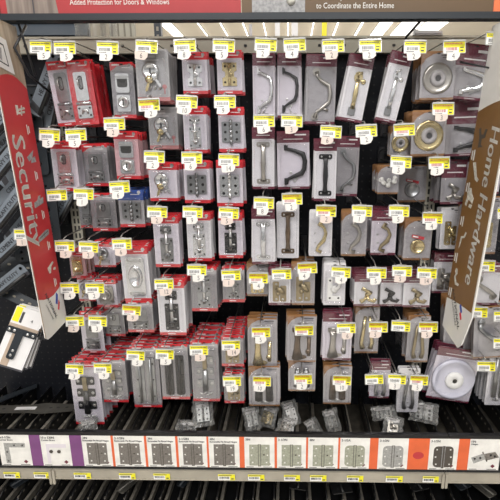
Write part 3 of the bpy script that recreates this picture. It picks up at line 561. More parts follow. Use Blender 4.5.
def make_pack(kind, style, m, w, h, depth=.012):
    fn, nm = HW[kind]; root = empty(nm, (0, 0, 0)); rr = .004
    # ---- card; top centre at the origin, hangs down to -h
    c = MB(); o = rrect(-w/2, w/2, -h, 0, rr)
    body = dict(R='card', RW='card_white', RP='card_pink', RR='red', G='card_grey', M='card', MW='card_white', B='brown_card', BW='card_white', RG='card_clam', MG='card_dim', MT='card_dim', RB='card_dim')[style]
    c.prism(o, 0, .0009, body)
    def band(z0, z1, mm, x0=-.5, x1=.5, y=-.0003): c.prism([(x0*w, z0), (x1*w, z0), (x1*w, z1), (x0*w, z1)], y, 0, mm)
    if style in ('R', 'RW', 'RP', 'RR', 'RG', 'RB'):
        bt = min(.022, h*.18); bb = min(.009, h*.08); band(-h, -h+bb, 'red')
        if style != 'RG': band(-bt, 0, 'red')
        else:
            band(-bt, 0, 'card_dim'); c.prism([(-w*.5, -bt*1.1), (-w*.5, -bt*.1), (-w*.3, 0), (w*.5, 0), (w*.5, -bt*.45), (w*.2, -bt*.28), (-w*.2, -bt*.5)], -.0005, 0, 'red')
        if style == 'RB': band(-bt*1.5, 0, 'blue_card', y=-.0005)
        band(-bt*.42, -bt*.25, 'print_white', -.42, -.1, -.0006); band(-bt*.7, -bt*.6, 'print_white', .0, .36, -.0006)
        c.lathe([(w*.07, .0008)], 'print_white', (w*.34, 0, -bt*.35), 10); top, bot = bt, bb
        band(-h+bb*.35, -h+bb*.65, 'print_white', -.2, .1, -.0006)
    elif style in ('M', 'MW', 'MG', 'MT'):
        bt = min(.032, h*.22) if style != 'MT' else h*.40; bb = min(.007, h*.06); band(-bt, 0, 'maroon'); band(-h, -h+bb, 'maroon'); band(-h+bb*.4, -h+bb*.6, 'print_white', -.1, .2, -.0006)
        band(-bt*.38, -bt*.26, 'print_white', .05, .4, -.0006); band(-bt*.72, -bt*.66, 'print_white', -.3, .3, -.0006); top, bot = bt, bb
    elif style in ('B', 'BW'):
        bt = min(.02, h*.16); bb = min(.006, h*.06)
        pts = [(-w*.5, -h+bb), (w*.5, -h+bb), (w*.5, -bt*.25), (w*.1, -bt*.2)]+[(w*.1-w*.6*math.sin(R(a)), -bt*.2-w*.45*(1-math.cos(R(a)))) for a in (25, 50, 75, 90)]
        c.prism(pts, -.0003, 0, 'card_dim' if style == 'B' else 'card_white'); band(-bt*.6, -bt*.45, 'print_dark', .08, .4, -.0006); band(-bt*.85, -bt*.78, 'print_dark', .12, .4, -.0006); top, bot = bt, bb
    else:
        bb = min(.010, h*.1); bt = min(.02, h*.16); band(-h, -h+bb, 'red'); band(-h*.16, -h*.12, 'print_white', -.3, .1, -.0006); band(-h*.22, -h*.2, 'print_white', -.3, .2, -.0006)
        c.prism(arc(w*.34, -h*.72, w*.07, 0, 340, 8), -.0008, 0, 'red'); band(-h*.86, -h*.74, 'red', .32, .36, -.0006); top, bot = bt, bb
    c.prism(arc(0, -.006, .005, 0, 340, 10, .002), -.0009, 0, 'hole')
    c.build('card', root)
    # ---- blister shell
    bw, z1, z0 = w*.43, -top-.002, -h+bot+.002
    if kind == 'disc': depth = .020
    b = MB(); lv = [(1, 0), (.97, .6), (.90, 1)]
    rings = []
    vs = []; fs = []; n = None
    for k, (sc_, d) in enumerate(lv):
        ix = bw*sc_; iz = (z1-z0)/2-(1-sc_)*bw; zc = (z0+z1)/2
        rg = rrect(-ix, ix, zc-iz, zc+iz, min(ix, .006), 3); n = len(rg); vs += [(x, -.001-depth*d, z) for x, z in rg]
    for k in range(2):
        for j in range(n): fs.append((k*n+j, k*n+(j+1) % n, (k+1)*n+(j+1) % n, (k+1)*n+j))
    b.add(vs, fs+[list(range(2*n, 3*n))], 'clear', False); b.prism([(-w*.5, -h), (w*.5, -h), (w*.5, -.004), (-w*.5, -.004)], -.0014, -.001, 'sleeve' if style in ('G',) else 'clear')
    b.build('blister', root)
    out = []; cw = w*.74; chh = (z1-z0)*(.9 if kind not in ('lock', 'round', 'coat', 'catch', 'sash', 'knobs', 'hinge', 'latch', 'arch', 'dome') else .76)
    if kind in ('bow', 'sbow'): cw = w*.8
    if kind == 'thumb': cw = w*.7
    if kind == 'disc': cw = w*.98; chh = cw
    if kind in ('dome',): cw = chh = min(w*.95, (z1-z0))
    if kind in ('pull', 'bolt', 'latch'): cw = w*.6
    if kind == 'hinge': chh = min(chh, w*1.25)
    if kind in ('coat', 'catch', 'sash', 'lock'): chh = min(chh, w*1.1)
    zc = (z0+z1)/2-(.0 if kind not in ('catch', 'coat', 'sash') else (z1-z0)*.08)
    fn(cw, chh, m, out)
    deep = -min(v.y for _, mb in out for v in mb.v); ky = min(1, (depth-.001)/deep)
    for nme, mb in out:
        for v in mb.v: v.y *= ky
        mb.build(nme, root, (0, -.0016, zc))
    return root
# ------------------------------------------------------------------ hook with price tag
def make_hook(loc, digit, length, allyel=False, tilt=0.0, plate=True, slip=(-.004, 0)):
    e = empty('peg_hook', loc, (0, 0, 0)); L = length
    h = MB(); h.tube([(0, L, -.012), (0, .03, -.012), (0, .010, -.010), (0, .002, .0)], .0021, 'wire', 6); h.build('prong', e)
    h = MB(); h.tube([(-.003, L, .016), (-.003, L-.04, .022), (-.003, .02, .016), (-.003, .002, .010)], .0017, 'wire', 6)
    h.tube([(-.018, .002, .008), (.012, .002, .008)], .0016, 'wire', 6); h.build('label_arm', e)
    h = MB(); h.box(-.010, .010, L-.006, L, -.02, .03, 'wire_dark'); h.build('wall_clip', e)
    if not plate: return e
    W = .0555; H = .032; ex = Matrix.Rotation(R(-10), 4, 'X') @ Matrix.Rotation(R(tilt), 4, 'Y')
    h = MB(); h.prism(rrect(-W/2-.001, W/2+.001, -H+.006, .007, .002), -.0006, .0006, 'tag_clear'); h.box(-W/2, W/2, -.003, .002, .0035, .007, 'tag_clear'); ho = h.build('label_holder', e); ho.matrix_local = ex
    zt, zb = .0025, -H+.0075; HH = zt-zb
    h = MB(); h.box(-W/2+.001, W/2-.001, -.0011, -.0006, zb, zt, 'tag_white')
    y = -.0014; h.box(-W/2+.001, W/2-.001, y, -.0011, zt-HH*.34, zt, 'yellow'); h.box(W*.20, W/2-.001, y, -.0011, zb, zt, 'yellow')
    if allyel: h.box(-W/2+.001, W/2-.001, y, -.0011, zt-HH*.5, zt, 'yellow')
    rnd = random.Random(int(loc[0]*1e4)+int(loc[2]*1e4)); ink = 'print_dark' if not allyel else 'red_dark'
    x = -W*.38
    while x < W*.12: ww = rnd.uniform(.0005, .0014); h.box(x, x+ww, y, -.0011, zb+HH*.22, zb+HH*.52, ink); x += ww+rnd.uniform(.0006, .0014)
    x = -W*.42
    while x < W*.36: ww = rnd.uniform(.001, .004); h.box(x, x+ww, y-.0002, y, zt-HH*.2, zt-HH*.11, ink); x += ww+.0009
    h.box(W*.26, W*.40, y-.0002, y, zb+HH*.12, zb+HH*.26, 'print_dark'); h.box(W*.26, W*.42, y-.0002, y, zb+HH*.42, zb+HH*.5, 'print_dark')
    h.box(-W*.4, -W*.05, y, -.0011, zb+HH*.07, zb+HH*.13, 'print_dark'); h.build('price_label', ho)
    if digit:
        h = MB(); jj = lambda: rnd.uniform(-.0012, .0012); ox, oz = slip[0], zb+.001+slip[1]; sw = .0165+(.002 if len(digit) > 1 else 0)
        pts = [(ox-sw+jj(), oz-.018+jj()), (ox-sw*.3, oz-.0205+jj()), (ox+sw*.6+jj(), oz-.0185+jj()), (ox+sw+jj(), oz-.011+jj()), (ox+sw+jj(), oz+jj()), (ox-sw+jj(), oz+.001)]
        T = Matrix.Rotation(R(rnd.uniform(-5, 5)), 4, 'Y'); h.prism(pts, -.0019, -.0015, 'paper' if rnd.random() < .75 else 'paper_pink', T); put_text(h, digit, .0185, 'ink', ox, -.0021, oz-.0100, T, sx=.8); h.build('number_slip', ho)
    return e
# ------------------------------------------------------------------ the wall of hooks
# row, tag (x, y), number, extra, pack: (kind, card, metal, top-centre x, y, w, h, lean, count, spacing, words) in photo measures
P_ = []
def peg(row, tx, ty, num, pk=None, db=None, **k): P_.append((row, tx, ty, num, pk, db, k))
peg('top', 41, 46, '5', ('hasp', 'R', 'steel', 57, 61, 23, 65, 5, 3, .03, 'long dull grey hasp pack'), .06, slip=(.006, 0))
peg('top', 65, 47, '5', ('hasp', 'RR', 'chrome', 77, 60, 24, 65, 4, 7, .016, 'long silver hasp pack, red backing'), .05, slip=(.004, 0))
peg('top', 108, 47, '2', ('keyhasp', 'RG', 'chrome', 121, 62, 23, 56, 0, 8, .016, 'chrome locking hasp pack'), .06)
peg('top', 147, 46, '6', ('lock', 'G', 'chrome', 151, 49, 33, 52, 0, 5, .019, 'large key lock pack with silver keys'), .03, slip=(-.012, 0))
peg('top', 185, 45, '8', ('latch', 'R', 'chrome', 194, 52, 25, 42, 0, 7, .016, 'small chrome latch pack'), .06, slip=(-.002, 0))
peg('top', 224, 45, '5', ('latch', 'R', 'brass', 229, 50, 25, 44, 0, 3, .014, 'small brass latch pack'), .06, slip=(-.006, 0))
peg('top', 266, 44, '2', ('bow', 'M', 'chrome', 263.5, 53, 22, 66, 0, 5, .017, 'slim chrome bow handle pack'), .06, slip=(-.007, 0))
peg('top', 294.5, 44, '4', ('bow', 'M', 'black', 289, 53, 23, 65, 0, 4, .017, 'slim black bow handle pack'), .06, slip=(-.007, 0))
peg('top', 333, 45, '2', ('sbow', 'MG', 'nickel', 322, 54, 30, 70, -1, 3, .017, 'wide grey S-shaped handle pack'), .07, slip=(-.006, 0))
peg('top', 370, 45, '2', ('thumb', 'MW', 'brass', 363, 55, 24, 67, -10, 4, .014, 'tilted brass thumb latch pack'), .04, slip=(-.004, 0))
peg('top', 415, 46, '2', ('thumb', 'MW', 'chrome', 403, 52, 21, 71, -12, 4, .014, 'tilted silver thumb latch pack'), .04, slip=(-.006, 0))
peg('top', 454, 46, '4', ('dome', 'B', 'nickel', 439, 51, 34, 49, 1, 5, .022, 'large pewter wall bumper pack'), .05, allyel=True)
peg('top', 497, 38, '', ('bow', 'MT', 'chrome', 478, 44, 36, 56, -6, 8, .012, 'wide maroon-topped handle pack'), .06)
peg('second', 149, 104, '2', ('lock', 'G', 'chrome', 162, 107, 29, 42, 0, 4, .019, 'round lock pack with brass key'), .08, allyel=True, slip=(.006, 0))
peg('second', 187, 101, '10', ('bolt', 'R', 'chrome', 194, 106, 23, 47, 0, 5, .018, 'bright silver slide bolt pack'), .06)
peg('second', 225, 101, '9', ('hinge', 'R', 'steel', 230.5, 107, 25, 45, 0, 4, .018, 'steel cabinet hinge pack'), .05)
peg('second', 264, 120, '6', ('pull', 'MW', 'nickel', 263, 127, 22, 62, 0, 3, .02, 'long silver straight door pull pack'), .05, slip=(-.003, 0))
peg('second', 292, 120, '3', ('bow', 'M', 'black', 293, 131, 32, 58, 1, 3, .02, 'wide black bow handle pack'), .06)
peg('second', 114.5, 123, '2', ('keyhasp', 'RP', 'chrome', 125, 131, 24, 48, 0, 6, .017, 'chrome swivel hasp pack, pink card'), .05)
peg('second', 331, 131, '6', ('pull', 'MW', 'black', 326, 139, 22, 62, 0, 3, .015, 'long black straight door pull pack'), .03, slip=(-.008, 0))
peg('second', 366, 130, '2', ('sbow', 'MG', 'steel', 348, 136, 24, 60, -1, 3, .02, 'grey S-shaped handle pack'), .10)
peg('second', 404, 129, '', ('dome', 'B', 'brass', 401, 126, 20, 31, 0, 3, .02, 'half-hidden brass wall bumper pack'), .08, allyel=True)
peg('second', 443, 108, '3', ('dome', 'B', 'brass', 430, 110, 34, 46, 1, 6, .02, 'large brass wall bumper pack with grey centre'), .05, allyel=True)
peg('second', 500, 100, '', ('bow', 'MT', 'black', 466, 102, 36, 54, 2, 7, .014, 'black handle pack behind the brown flag'), .11)
peg('third', 50, 134, '5', ('hasp', 'R', 'chrome', 62, 141, 25, 50, 0, 6, .018, 'bright chrome hasp pack'), .06)
peg('third', 76, 134, '5', ('hasp', 'RG', 'zinc', 94, 144, 25, 42, 0, 5, .02, 'dull dark grey hasp pack'), .09)
peg('third', 154.5, 156, '2', ('lock', 'R', 'chrome', 162, 163, 28, 38, 0, 4, .019, 'small key lock pack'), .05)
peg('third', 192, 157, '6', ('hinge', 'R', 'zinc', 196, 161, 26, 42, 0, 5, .016, 'small grey hinge pack'), .05)
peg('third', 229, 159, '14', ('hinge', 'R', 'chrome', 229, 160, 26, 46, 0, 5, .014, 'silver hinge pack'), .04, slip=(-.003, 0))
peg('third', 401, 161, '5', ('knobs', 'B', 'white_part', 389, 165, 21, 29, 0, 6, .02, 'pack of small white bumper caps'), .08)
peg('third', 439, 162, '3', ('round', 'B', 'steel', 413, 165, 28, 37, 1, 3, .015, 'round grey flush pull pack'), None, allyel=True)
peg('third', 503, 152, '', ('coat', 'MT', 'nickel', 456, 160, 26, 44, 1, 7, .014, 'silver hook pack behind the brown flag'), .15)
peg('fourth', 57, 194, '', ('hasp', 'RG', 'zinc', 84, 190, 14, 38, 0, 1, .02, 'narrow dark hasp pack beside the slotted upright'), .18, slip=(.006, 0))
peg('fourth', 84, 193, '1', ('hasp', 'RG', 'zinc', 102, 193, 25, 38, 0, 2, .02, 'short dark hasp pack'), .10)
peg('fourth', 119.5, 186, '6', ('hinge', 'RB', 'zinc', 130, 190, 25, 37, 0, 6, .018, 'grey hinge pack with blue top'), .07)
peg('fourth', 157.5, 211, '2', ('bolt', 'R', 'zinc', 165, 216, 25, 51, 0, 4, .018, 'grey barrel bolt pack'), .05)
peg('fourth', 193, 211, '9', ('bolt', 'RW', 'chrome', 198, 213, 24, 48, 0, 5, .018, 'silver barrel bolt pack on white card'), .05)
peg('fourth', 229, 212, '5', ('bolt', 'R', 'black', 230, 213, 24, 45, 0, 4, .018, 'black barrel bolt pack on white card'), .05)
peg('fourth', 264, 202, '8', ('pull', 'MW', 'chrome', 263, 208, 23, 56, 0, 3, .018, 'long polished door pull pack'), .04)
peg('fourth', 292, 198, '2', ('pull', 'BW', 'bronze', 288, 202, 22, 56, 0, 3, .02, 'dark bronze door pull pack'), .06, allyel=True)
peg('fourth', 326, 210, '2', ('curl', 'BW', 'brass', 321, 211, 23, 45, 0, 3, .018, 'curly brass pull pack'), .04, allyel=True, slip=(.004, 0))
peg('fourth', 362, 210, '1', ('curl', 'B', 'nickel', 355, 211, 25, 45, 0, 4, .018, 'curly nickel pull pack'), .05, slip=(-.004, 0))
peg('fourth', 399, 210, '5', ('curl', 'M', 'antique', 385, 211, 25, 44, 0, 6, .02, 'curly antique bronze pull pack'), .07)
peg('fourth', 432.5, 217, '4', ('round', 'B', 'brass', 419, 219, 27, 41, 0, 4, .02, 'round brass flush pull pack'), .06, allyel=True)
peg('fourth', 507, 212, '', ('catch', 'BW', 'brass', 453, 207, 22, 42, 1, 4, .015, 'brass latch pack behind the brown flag'), .17)
peg('fifth', 65, 245, '5', ('ring', 'RP', 'brass', 76, 250, 15, 28, 0, 5, .016, 'narrow pink-backed pull pack'), .06, slip=(.002, 0))
peg('fifth', 89, 246, '2', ('lock', 'R', 'steel', 103, 242, 22, 25, 0, 4, .02, 'small grey oval lock pack'), .09)
peg('fifth', 122, 243, '6', ('ring', 'RW', 'chrome', 133, 247, 27, 54, 1, 6, .018, 'large oval flush pull pack'), .05)
peg('fifth', 164, 283, '12', ('bolt', 'RW', 'black', 170, 281, 27, 54, 0, 6, .016, 'long black barrel bolt pack'), .03, slip=(.004, 0))
peg('fifth', 197, 269, '5', ('bolt', 'RG', 'steel', 203, 267, 26, 44, 0, 5, .018, 'grey bolt pack with small plate'), .05, slip=(.004, 0))
peg('fifth', 231, 274, '1', ('bolt', 'RG', 'zinc', 233, 267, 22, 35, 0, 4, .018, 'small dull bolt pack'), .06, slip=(-.006, 0))
peg('fifth', 258.5, 277, '4', ('catch', 'B', 'brass', 257, 263, 21, 33, 0, 4, .018, 'small brass catch pack'), .07, allyel=True, slip=(-.002, 0))
peg('fifth', 281.5, 273, '', ('catch', 'MW', 'antique', 279.5, 267, 22, 38, 0, 5, .018, 'antique brass sash lock pack'), .04, slip=(-.006, 0))
peg('fifth', 307, 267, '4', ('catch', 'B', 'antique', 303.5, 262, 23, 43, 0, 5, .018, 'dark brass catch pack'), .05, allyel=True, slip=(-.008, 0))
peg('fifth', 341, 271, '4', ('sash', 'BW', 'white_part', 335, 263, 22, 42, 0, 5, .018, 'white window latch pack'), .05, slip=(.002, 0))
peg('fifth', 376.5, 272, '5', ('coat', 'MW', 'brass', 368, 275, 26, 31, 0, 8, .014, 'brass coat hook pack'), .05)
peg('fifth', 402, 270, '5', ('coat', 'MW', 'black', 391, 276, 25, 30, 0, 8, .015, 'black coat hook pack'), .05)
peg('fifth', 427, 272, '14', ('coat', 'MW', 'antique', 418, 276, 27, 31, 0, 8, .015, 'bronze coat hook pack'), .04, slip=(-.003, 0))
peg('fifth', 485, 265, '', ('arch', 'MW', 'nickel', 489, 263, 28, 42, 0, 4, .016, 'nickel arched pull pack'), .05)
peg('fifth', 524, 262, '', ('catch', 'MW', 'nickel', 447, 253, 24, 40, 0, 4, .012, 'maroon hook pack left of brown flag'), .19)
peg('sixth', 70, 287, '4', ('lock', 'R', 'steel', 85, 275, 17, 26, 0, 3, .02, 'small red pack at lower left'), .09)
peg('sixth', 95, 287, '2', ('ring', 'R', 'nickel', 105, 279, 21, 28, 0, 5, .018, 'small nickel ring pull pack'), .08)
peg('sixth', 132, 309, '9', ('hasp', 'RG', 'zinc', 139, 301, 26, 31, 0, 6, .018, 'short silver latch pack'), .05, allyel=True, slip=(.004, 0))
peg('sixth', 261, 331, '5', ('tknob', 'B', 'brass', 262, 318, 29, 50, 0, 4, .018, 'brass lever door stop pack'), .05, allyel=True)
peg('sixth', 304, 329, '', ('tknob', 'B', 'bronze', 302, 315, 29, 47, 0, 4, .018, 'black lever door stop pack'), .04, allyel=True, slip=(.008, 0))
peg('sixth', 346, 327, '6', ('tknob', 'M', 'nickel', 338, 312, 29, 48, 0, 3, .02, 'nickel lever door stop pack'), .05, slip=(.004, 0))
peg('sixth', 378, 326, '5', ('strap2', 'B', 'brass', 368, 306, 24, 47, 0, 5, .016, 'small brass bracket pack'), .09, allyel=True, slip=(-.006, 0))
peg('sixth', 401, 325, '')
peg('sixth', 428, 326, '5', ('strap2', 'B', 'antique', 420, 315, 22, 47, 0, 5, .018, 'bronze bracket pack'), .06, allyel=True)
peg('sixth', 478, 311, '', ('round', 'B', 'steel', 462, 296, 32, 54, 2, 4, .016, 'clear topped pull pack behind flag tip'), .12)
peg('sixth', 503, 315, '', ('arch', 'B', 'steel', 491, 306, 32, 52, 4, 5, .018, 'large clear bag-like pull pack'), .05)
peg('seventh', 75, 320, '2', ('hasp', 'R', 'zinc', 90, 311, 22, 42, 0, 2, .04, 'narrow grey hasp pack'), .09)
peg('seventh', 98, 320, '3', ('hasp', 'RG', 'zinc', 113, 306, 20, 30, 0, 3, .02, 'dark hasp pack in shade'), .12)
peg('seventh', 136, 354, '5', ('double', 'RG', 'steel', 143.5, 346, 28, 61, 0, 8, .02, 'tall twin steel hinge pack'), .045, slip=(.008, 0))
peg('seventh', 165, 353, '5', ('double', 'RG', 'black', 173, 344, 28, 55, 0, 8, .02, 'tall twin black hinge pack'), .04, slip=(.006, 0))
peg('seventh', 199, 349, '5', ('longlatch', 'RG', 'steel', 204, 341, 27, 60, 0, 8, .02, 'tall steel latch pack'), .04, slip=(.004, 0))
peg('seventh', 231, 344, '14', ('catch', 'RG', 'antique', 232, 336, 22, 30, 0, 12, .014, 'small antique catch pack'), .03, slip=(.006, 0))
peg('seventh', 486, 365, '', ('disc', 'M', 'glassy_white', 461, 349, 44, 52, -9, 3, .026, 'large white round door stop pack'), .09)
peg('bottom', 75, 368, '3', ('longlatch', 'R', 'black', 83, 361, 29, 63, 0, 5, .022, 'tall black gate latch pack'), .045, slip=(.002, 0))
peg('bottom', 103, 367, '9', ('longlatch', 'RG', 'zinc', 112, 358, 25, 44, 0, 9, .020, 'small grey gate latch pack'), .05, slip=(.004, 0))
peg('bottom', 232, 380, '19', ('catch', 'RG', 'antique', 233.5, 372, 20, 31, 0, 4, .018, 'tiny antique catch pack'), .04, slip=(-.002, 0))
peg('bottom', 262, 380, '10', ('cyl', 'B', 'black', 264, 366, 31, 40, 0, 3, .02, 'twin black roller pack'), .04, allyel=True, slip=(-.004, 0))
peg('bottom', 303, 378, '2', ('cyl', 'B', 'zinc', 302, 360, 27, 31, 0, 3, .02, 'twin grey roller pack'), .05, allyel=True, slip=(-.003, 0))
peg('bottom', 342, 379, '10', ('cyl', 'B', 'bronze', 338, 365, 28, 39, 0, 3, .02, 'twin dark bronze roller pack'), .05, allyel=True)
peg('bottom', 374, 378, '', ('strap2', 'M', 'steel', 381, 362, 20, 36, 0, 2, .02, 'silver twin arm pack, maroon card'), .08)
peg('bottom', 397, 378, '3')
peg('bottom', 419, 379, '5', ('strap2', 'BW', 'zinc', 410, 368, 21, 44, 0, 2, .02, 'grey twin arm pack, brown edge'), .07, allyel=True)
CN = {1: 'frontmost', 2: 'second', 3: 'third', 4: 'fourth', 5: 'fifth', 6: 'sixth', 7: 'seventh', 8: 'eighth', 9: 'ninth', 10: 'tenth', 11: 'eleventh', 12: 'twelfth'}
rows = {}
for p in P_: rows.setdefault(p[0], []).append(p[1])
for r_ in rows: rows[r_].sort()
for row, tx, ty, num, pk, db, kw in P_:
    k = rows[row].index(tx); ordn = ordw(k)
    # the tag plate's middle lies about 11 mm under the wire
    t0 = at(tx, ty, TIP); sc_ = scale_at(tx, ty, TIP); X, Z = t0.x, t0.z+.007
    slot = f'{row} row, {ordn} hook from left'
    desc = pk[10] if pk else None
    hk = make_hook((X, TIP, Z), num, WALL-TIP-.001, kw.get('allyel', False), random.uniform(-3.5, 3.5), True, kw.get('slip', (-.003, 0)))
    tag(hk, f'steel hook with yellow price tag{" marked "+num if num else ""}, {slot}', 'hook', 'steel hooks with price tags')
    if not pk: continue
    kind, style, m, cx, cy, w, h, lean, n, sp, words_ = pk
    if db is None: db = min(.24, max(.02, TIP*(tx-290)/(cx-290)-TIP))
    Y = TIP+db; a = at(cx, cy, Y); b = at(cx, cy+h, Y); W = w*scale_at(cx, cy+h/2, Y); H = a.z-b.z
    n = max(1, min(n, int((WALL-.004-Y)/sp)+1))
    root = make_pack(kind, style, MATS[m].name, W, H, min(.012, sp*.62))
    for q in range(n):
        o = root if q == 0 else copy_tree(root)
        f = q/max(1, n-1)
        o.location = (a.x+(random.uniform(-.003, .003) if q else 0), Y+q*sp, a.z+(random.uniform(-.004, .003) if q else 0))
        o.rotation_euler = (0, R(-lean)+(R(random.uniform(-2.5, 2.5)) if q else 0), R(random.uniform(-.7, .7)) if q else 0)
        tag(o, f'{words_}, {"front" if q == 0 else CN[q+1]+" back"}, {slot}', CAT[root.name.split('.')[0]], 'hanging hardware packs')
# ------------------------------------------------------------------ projecting flags at the uprights
def make_flag(label, FT, FB, NT, NB, regions, thick_dir):
    """a stiff panel spanned by four world corners: far/near edge, top/bottom; u 0 far..1 near, v 0 bottom..1 top"""
    FT, FB, NT, NB = map(Vector, (FT, FB, NT, NB)); NT = FT+(NB-FB); org = (FT+NT)/2
    def pt(u, v): return (FB.lerp(FT, v)).lerp(NB.lerp(NT, v), u)-org
    nrm = (NT-FT).cross(FB-FT).normalized()*thick_dir
    e = empty('hanging_flag', org); tag(e, label, 'sign', 'projecting section flags')
    return e, pt, nrm, (NT-FT).length, (FT-FB).length
def fpoly(e, pt, nrm, name, polys, parent=None):
    h = MB()
    for uv, m, d in polys:
        n = len(uv); vs = [pt(u, v)+nrm*d for u, v in uv]+[pt(u, v)-nrm*.0 for u, v in uv]
        h.add(vs, [list(range(n)), list(range(n, 2*n))[::-1]]+[(i, i+n, (i+1) % n+n, (i+1) % n) for i in range(n)], m)
    return h.build(name, parent or e)
def ftext(h, pt, nrm, t, u, v, size, m, asp, sx=1, ang=-90, d=.0012, bold=0, shear=0):
    """text lying on the panel; size is the share of the panel's width, asp = width/height of the panel"""
    vs, fs = text_geo(t); c, s_ = math.cos(R(ang)), math.sin(R(ang)); Q = Matrix.Identity(4)
    for off in ((0,) if not bold else (-bold, 0, bold)):
        out = []
        for x, y, z in vs:
            x = (x+shear*z)*sx+off; a = (x*c-z*s_)*size; b = (x*s_+z*c)*size; out.append(pt(u+a*FL, v+b*asp)+nrm*d)
        h.add(out, fs, m)
# left flag: face seen from the right; near edge is at the photo's left, so photo-right = far
def vv(z, ZB, ZT): return (z-ZB)/(ZT-ZB)
ZT = EYE+.298; ZB = EYE-.525
YN, YF = 1.08, 1.20
def edge(p, q, Y, z):
    a, b = at(*p, Y), at(*q, Y); return (a.x+(b.x-a.x)*(z-a.z)/(b.z-a.z), Y, z)
FE = ((33, 125), (64, 302), YF); NE = ((4, 120), (45, 337), YN)
e, pt, nrm, Wf, Hf = make_flag('red Security flag with wood top and white bottom, projecting at left', edge(*FE, ZT), edge(*FE, ZB), edge(*NE, ZT), edge(*NE, ZB), None, 1)
if nrm.x < 0: nrm = -nrm
FL = -1.0; asp = Wf/Hf
def zN(px, py): return vv(at(px, py, YN).z, ZB, ZT)
def zF(px, py): return vv(at(px, py, YF).z, ZB, ZT)
vb_f = zF(64, 320); vb_n = zN(45, 338); vw_f = zF(59, 284); vw_n = zN(38, 300); vr_f = zF(28, 89); vr_n = zN(-5, 77)
bot = [(0, vb_f), (.75, vb_n-.012), (.9, vb_n-.012), (1, vb_n)]
arcw = [(u, vw_f+(vw_n-vw_f)*u-.02*math.sin(math.pi*u)) for u in (0, .2, .4, .6, .8, 1)]
arcr = [(u, vr_f+(vr_n-vr_f)*u+.028*math.sin(math.pi*min(1, u*1.0))*(1-.2*u)) for u in (0, .15, .3, .45, .6, .8, 1)]
fpoly(e, pt, nrm, 'panel', [([(0, 1), *bot[:1], *bot[1:], (1, 1)], 'sign_white', -.002), ([(.975, vb_n), (1, vb_n), (1, 1), (.975, 1)], 'wood_light', .0007)])
fpoly(e, pt, nrm, 'red_print', [(arcw[::1]+arcr[::-1], 'sign_red', .0006)])
fpoly(e, pt, nrm, 'wood_picture', [(arcr+[(1, 1), (0, 1)], 'grain_tan', .0006)])
h = MB(); ftext(h, pt, nrm, 'Security', .68, zN(24, 192)-.005, .60, 'sign_white', asp, sx=1.25, bold=.022, ang=-90)
h.build('lettering', e)
h = MB(); ftext(h, pt, nrm, 'NATIONAL', .56, zN(52, 313), .125, 'print_dark', asp, sx=1.2, ang=-68, bold=.01, shear=.2); ftext(h, pt, nrm, 'HARDWARE', .66, zN(52, 318), .07, 'print_dark', asp, sx=1.2, ang=-68)
h.build('logo_lettering', e)
lc = zN(52, 312)
fpoly(e, pt, nrm, 'logo_emblem', [([(.22, lc+.02), (.30, lc-.012), (.36, lc-.006), (.27, lc+.03)], 'joint_blue', .0012), ([(.20, lc-.01), (.27, lc-.035), (.31, lc-.03), (.22, lc+.0)], 'joint_red', .0012)])
# product pictures down the flag
def icon(pu, pv, shapes, m):
    fpoly(e, pt, nrm, 'product_picture', [([(pu+a, pv+b*.6) for a, b in sh], m, .0012) for sh in shapes])
def caption(pu, pv):
    h = MB()
    for i, (l, o) in enumerate(((.030, 0), (.022, .0))): fp = [(pu-.06*i, pv-l/2), (pu-.06*i-.035, pv-l/2), (pu-.06*i-.035, pv+l/2), (pu-.06*i, pv+l/2)]; n = 4; h.add([pt(u, v)+nrm*.0012 for u, v in fp], [(0, 1, 2, 3)], 'sign_white')
    h.build('caption', e)
zr2 = lambda y: zF(40, y)
icon(.36, zF(20, 113), [[(.18, .03), (.1, .03), (.1, -.012), (.18, -.02)], [(.1, .012), (-.12, .026), (-.15, .016), (.1, .002)], [(.1, -.004), (-.12, .006), (-.12, -.004), (.1, -.014)], [(-.02, .03), (-.05, .034), (.0, -.02), (.04, -.018)]], 'icon_light')
icon(.30, zF(32, 157), [[(.16, .0), (-.12, .038), (-.04, .0), (.1, -.022)], [(0, -.006), (-.14, .005), (-.16, -.026), (.04, -.03)]], 'icon_grey')
icon(.30, zF(38, 200), [[(.2, .0), (.2, -.03), (-.16, -.012), (-.18, .022), (-.04, .012), (-.1, .034), (.0, .03), (.06, .008)]], 'icon_grey')
icon(.32, zF(44, 232), [[(.26, -.005), (.26, -.032), (-.18, -.004), (-.2, .024), (-.06, .022)]], 'icon_grey'); icon(.32, zF(44, 232), [[(.2, -.008), (.2, -.014), (-.16, .012), (-.16, .018)]], 'icon_dark')
icon(.30, zF(50, 264), [[(.1, -.03), (.14, .004), (-.1, .03), (-.14, .02), (-.02, .006), (.04, -.03)], [(-.1, -.01), (-.18, -.008), (-.18, -.024), (-.08, -.02)]], 'icon_light')
for y in (130, 175, 213, 243, 279): caption(.28, zF(45, y))
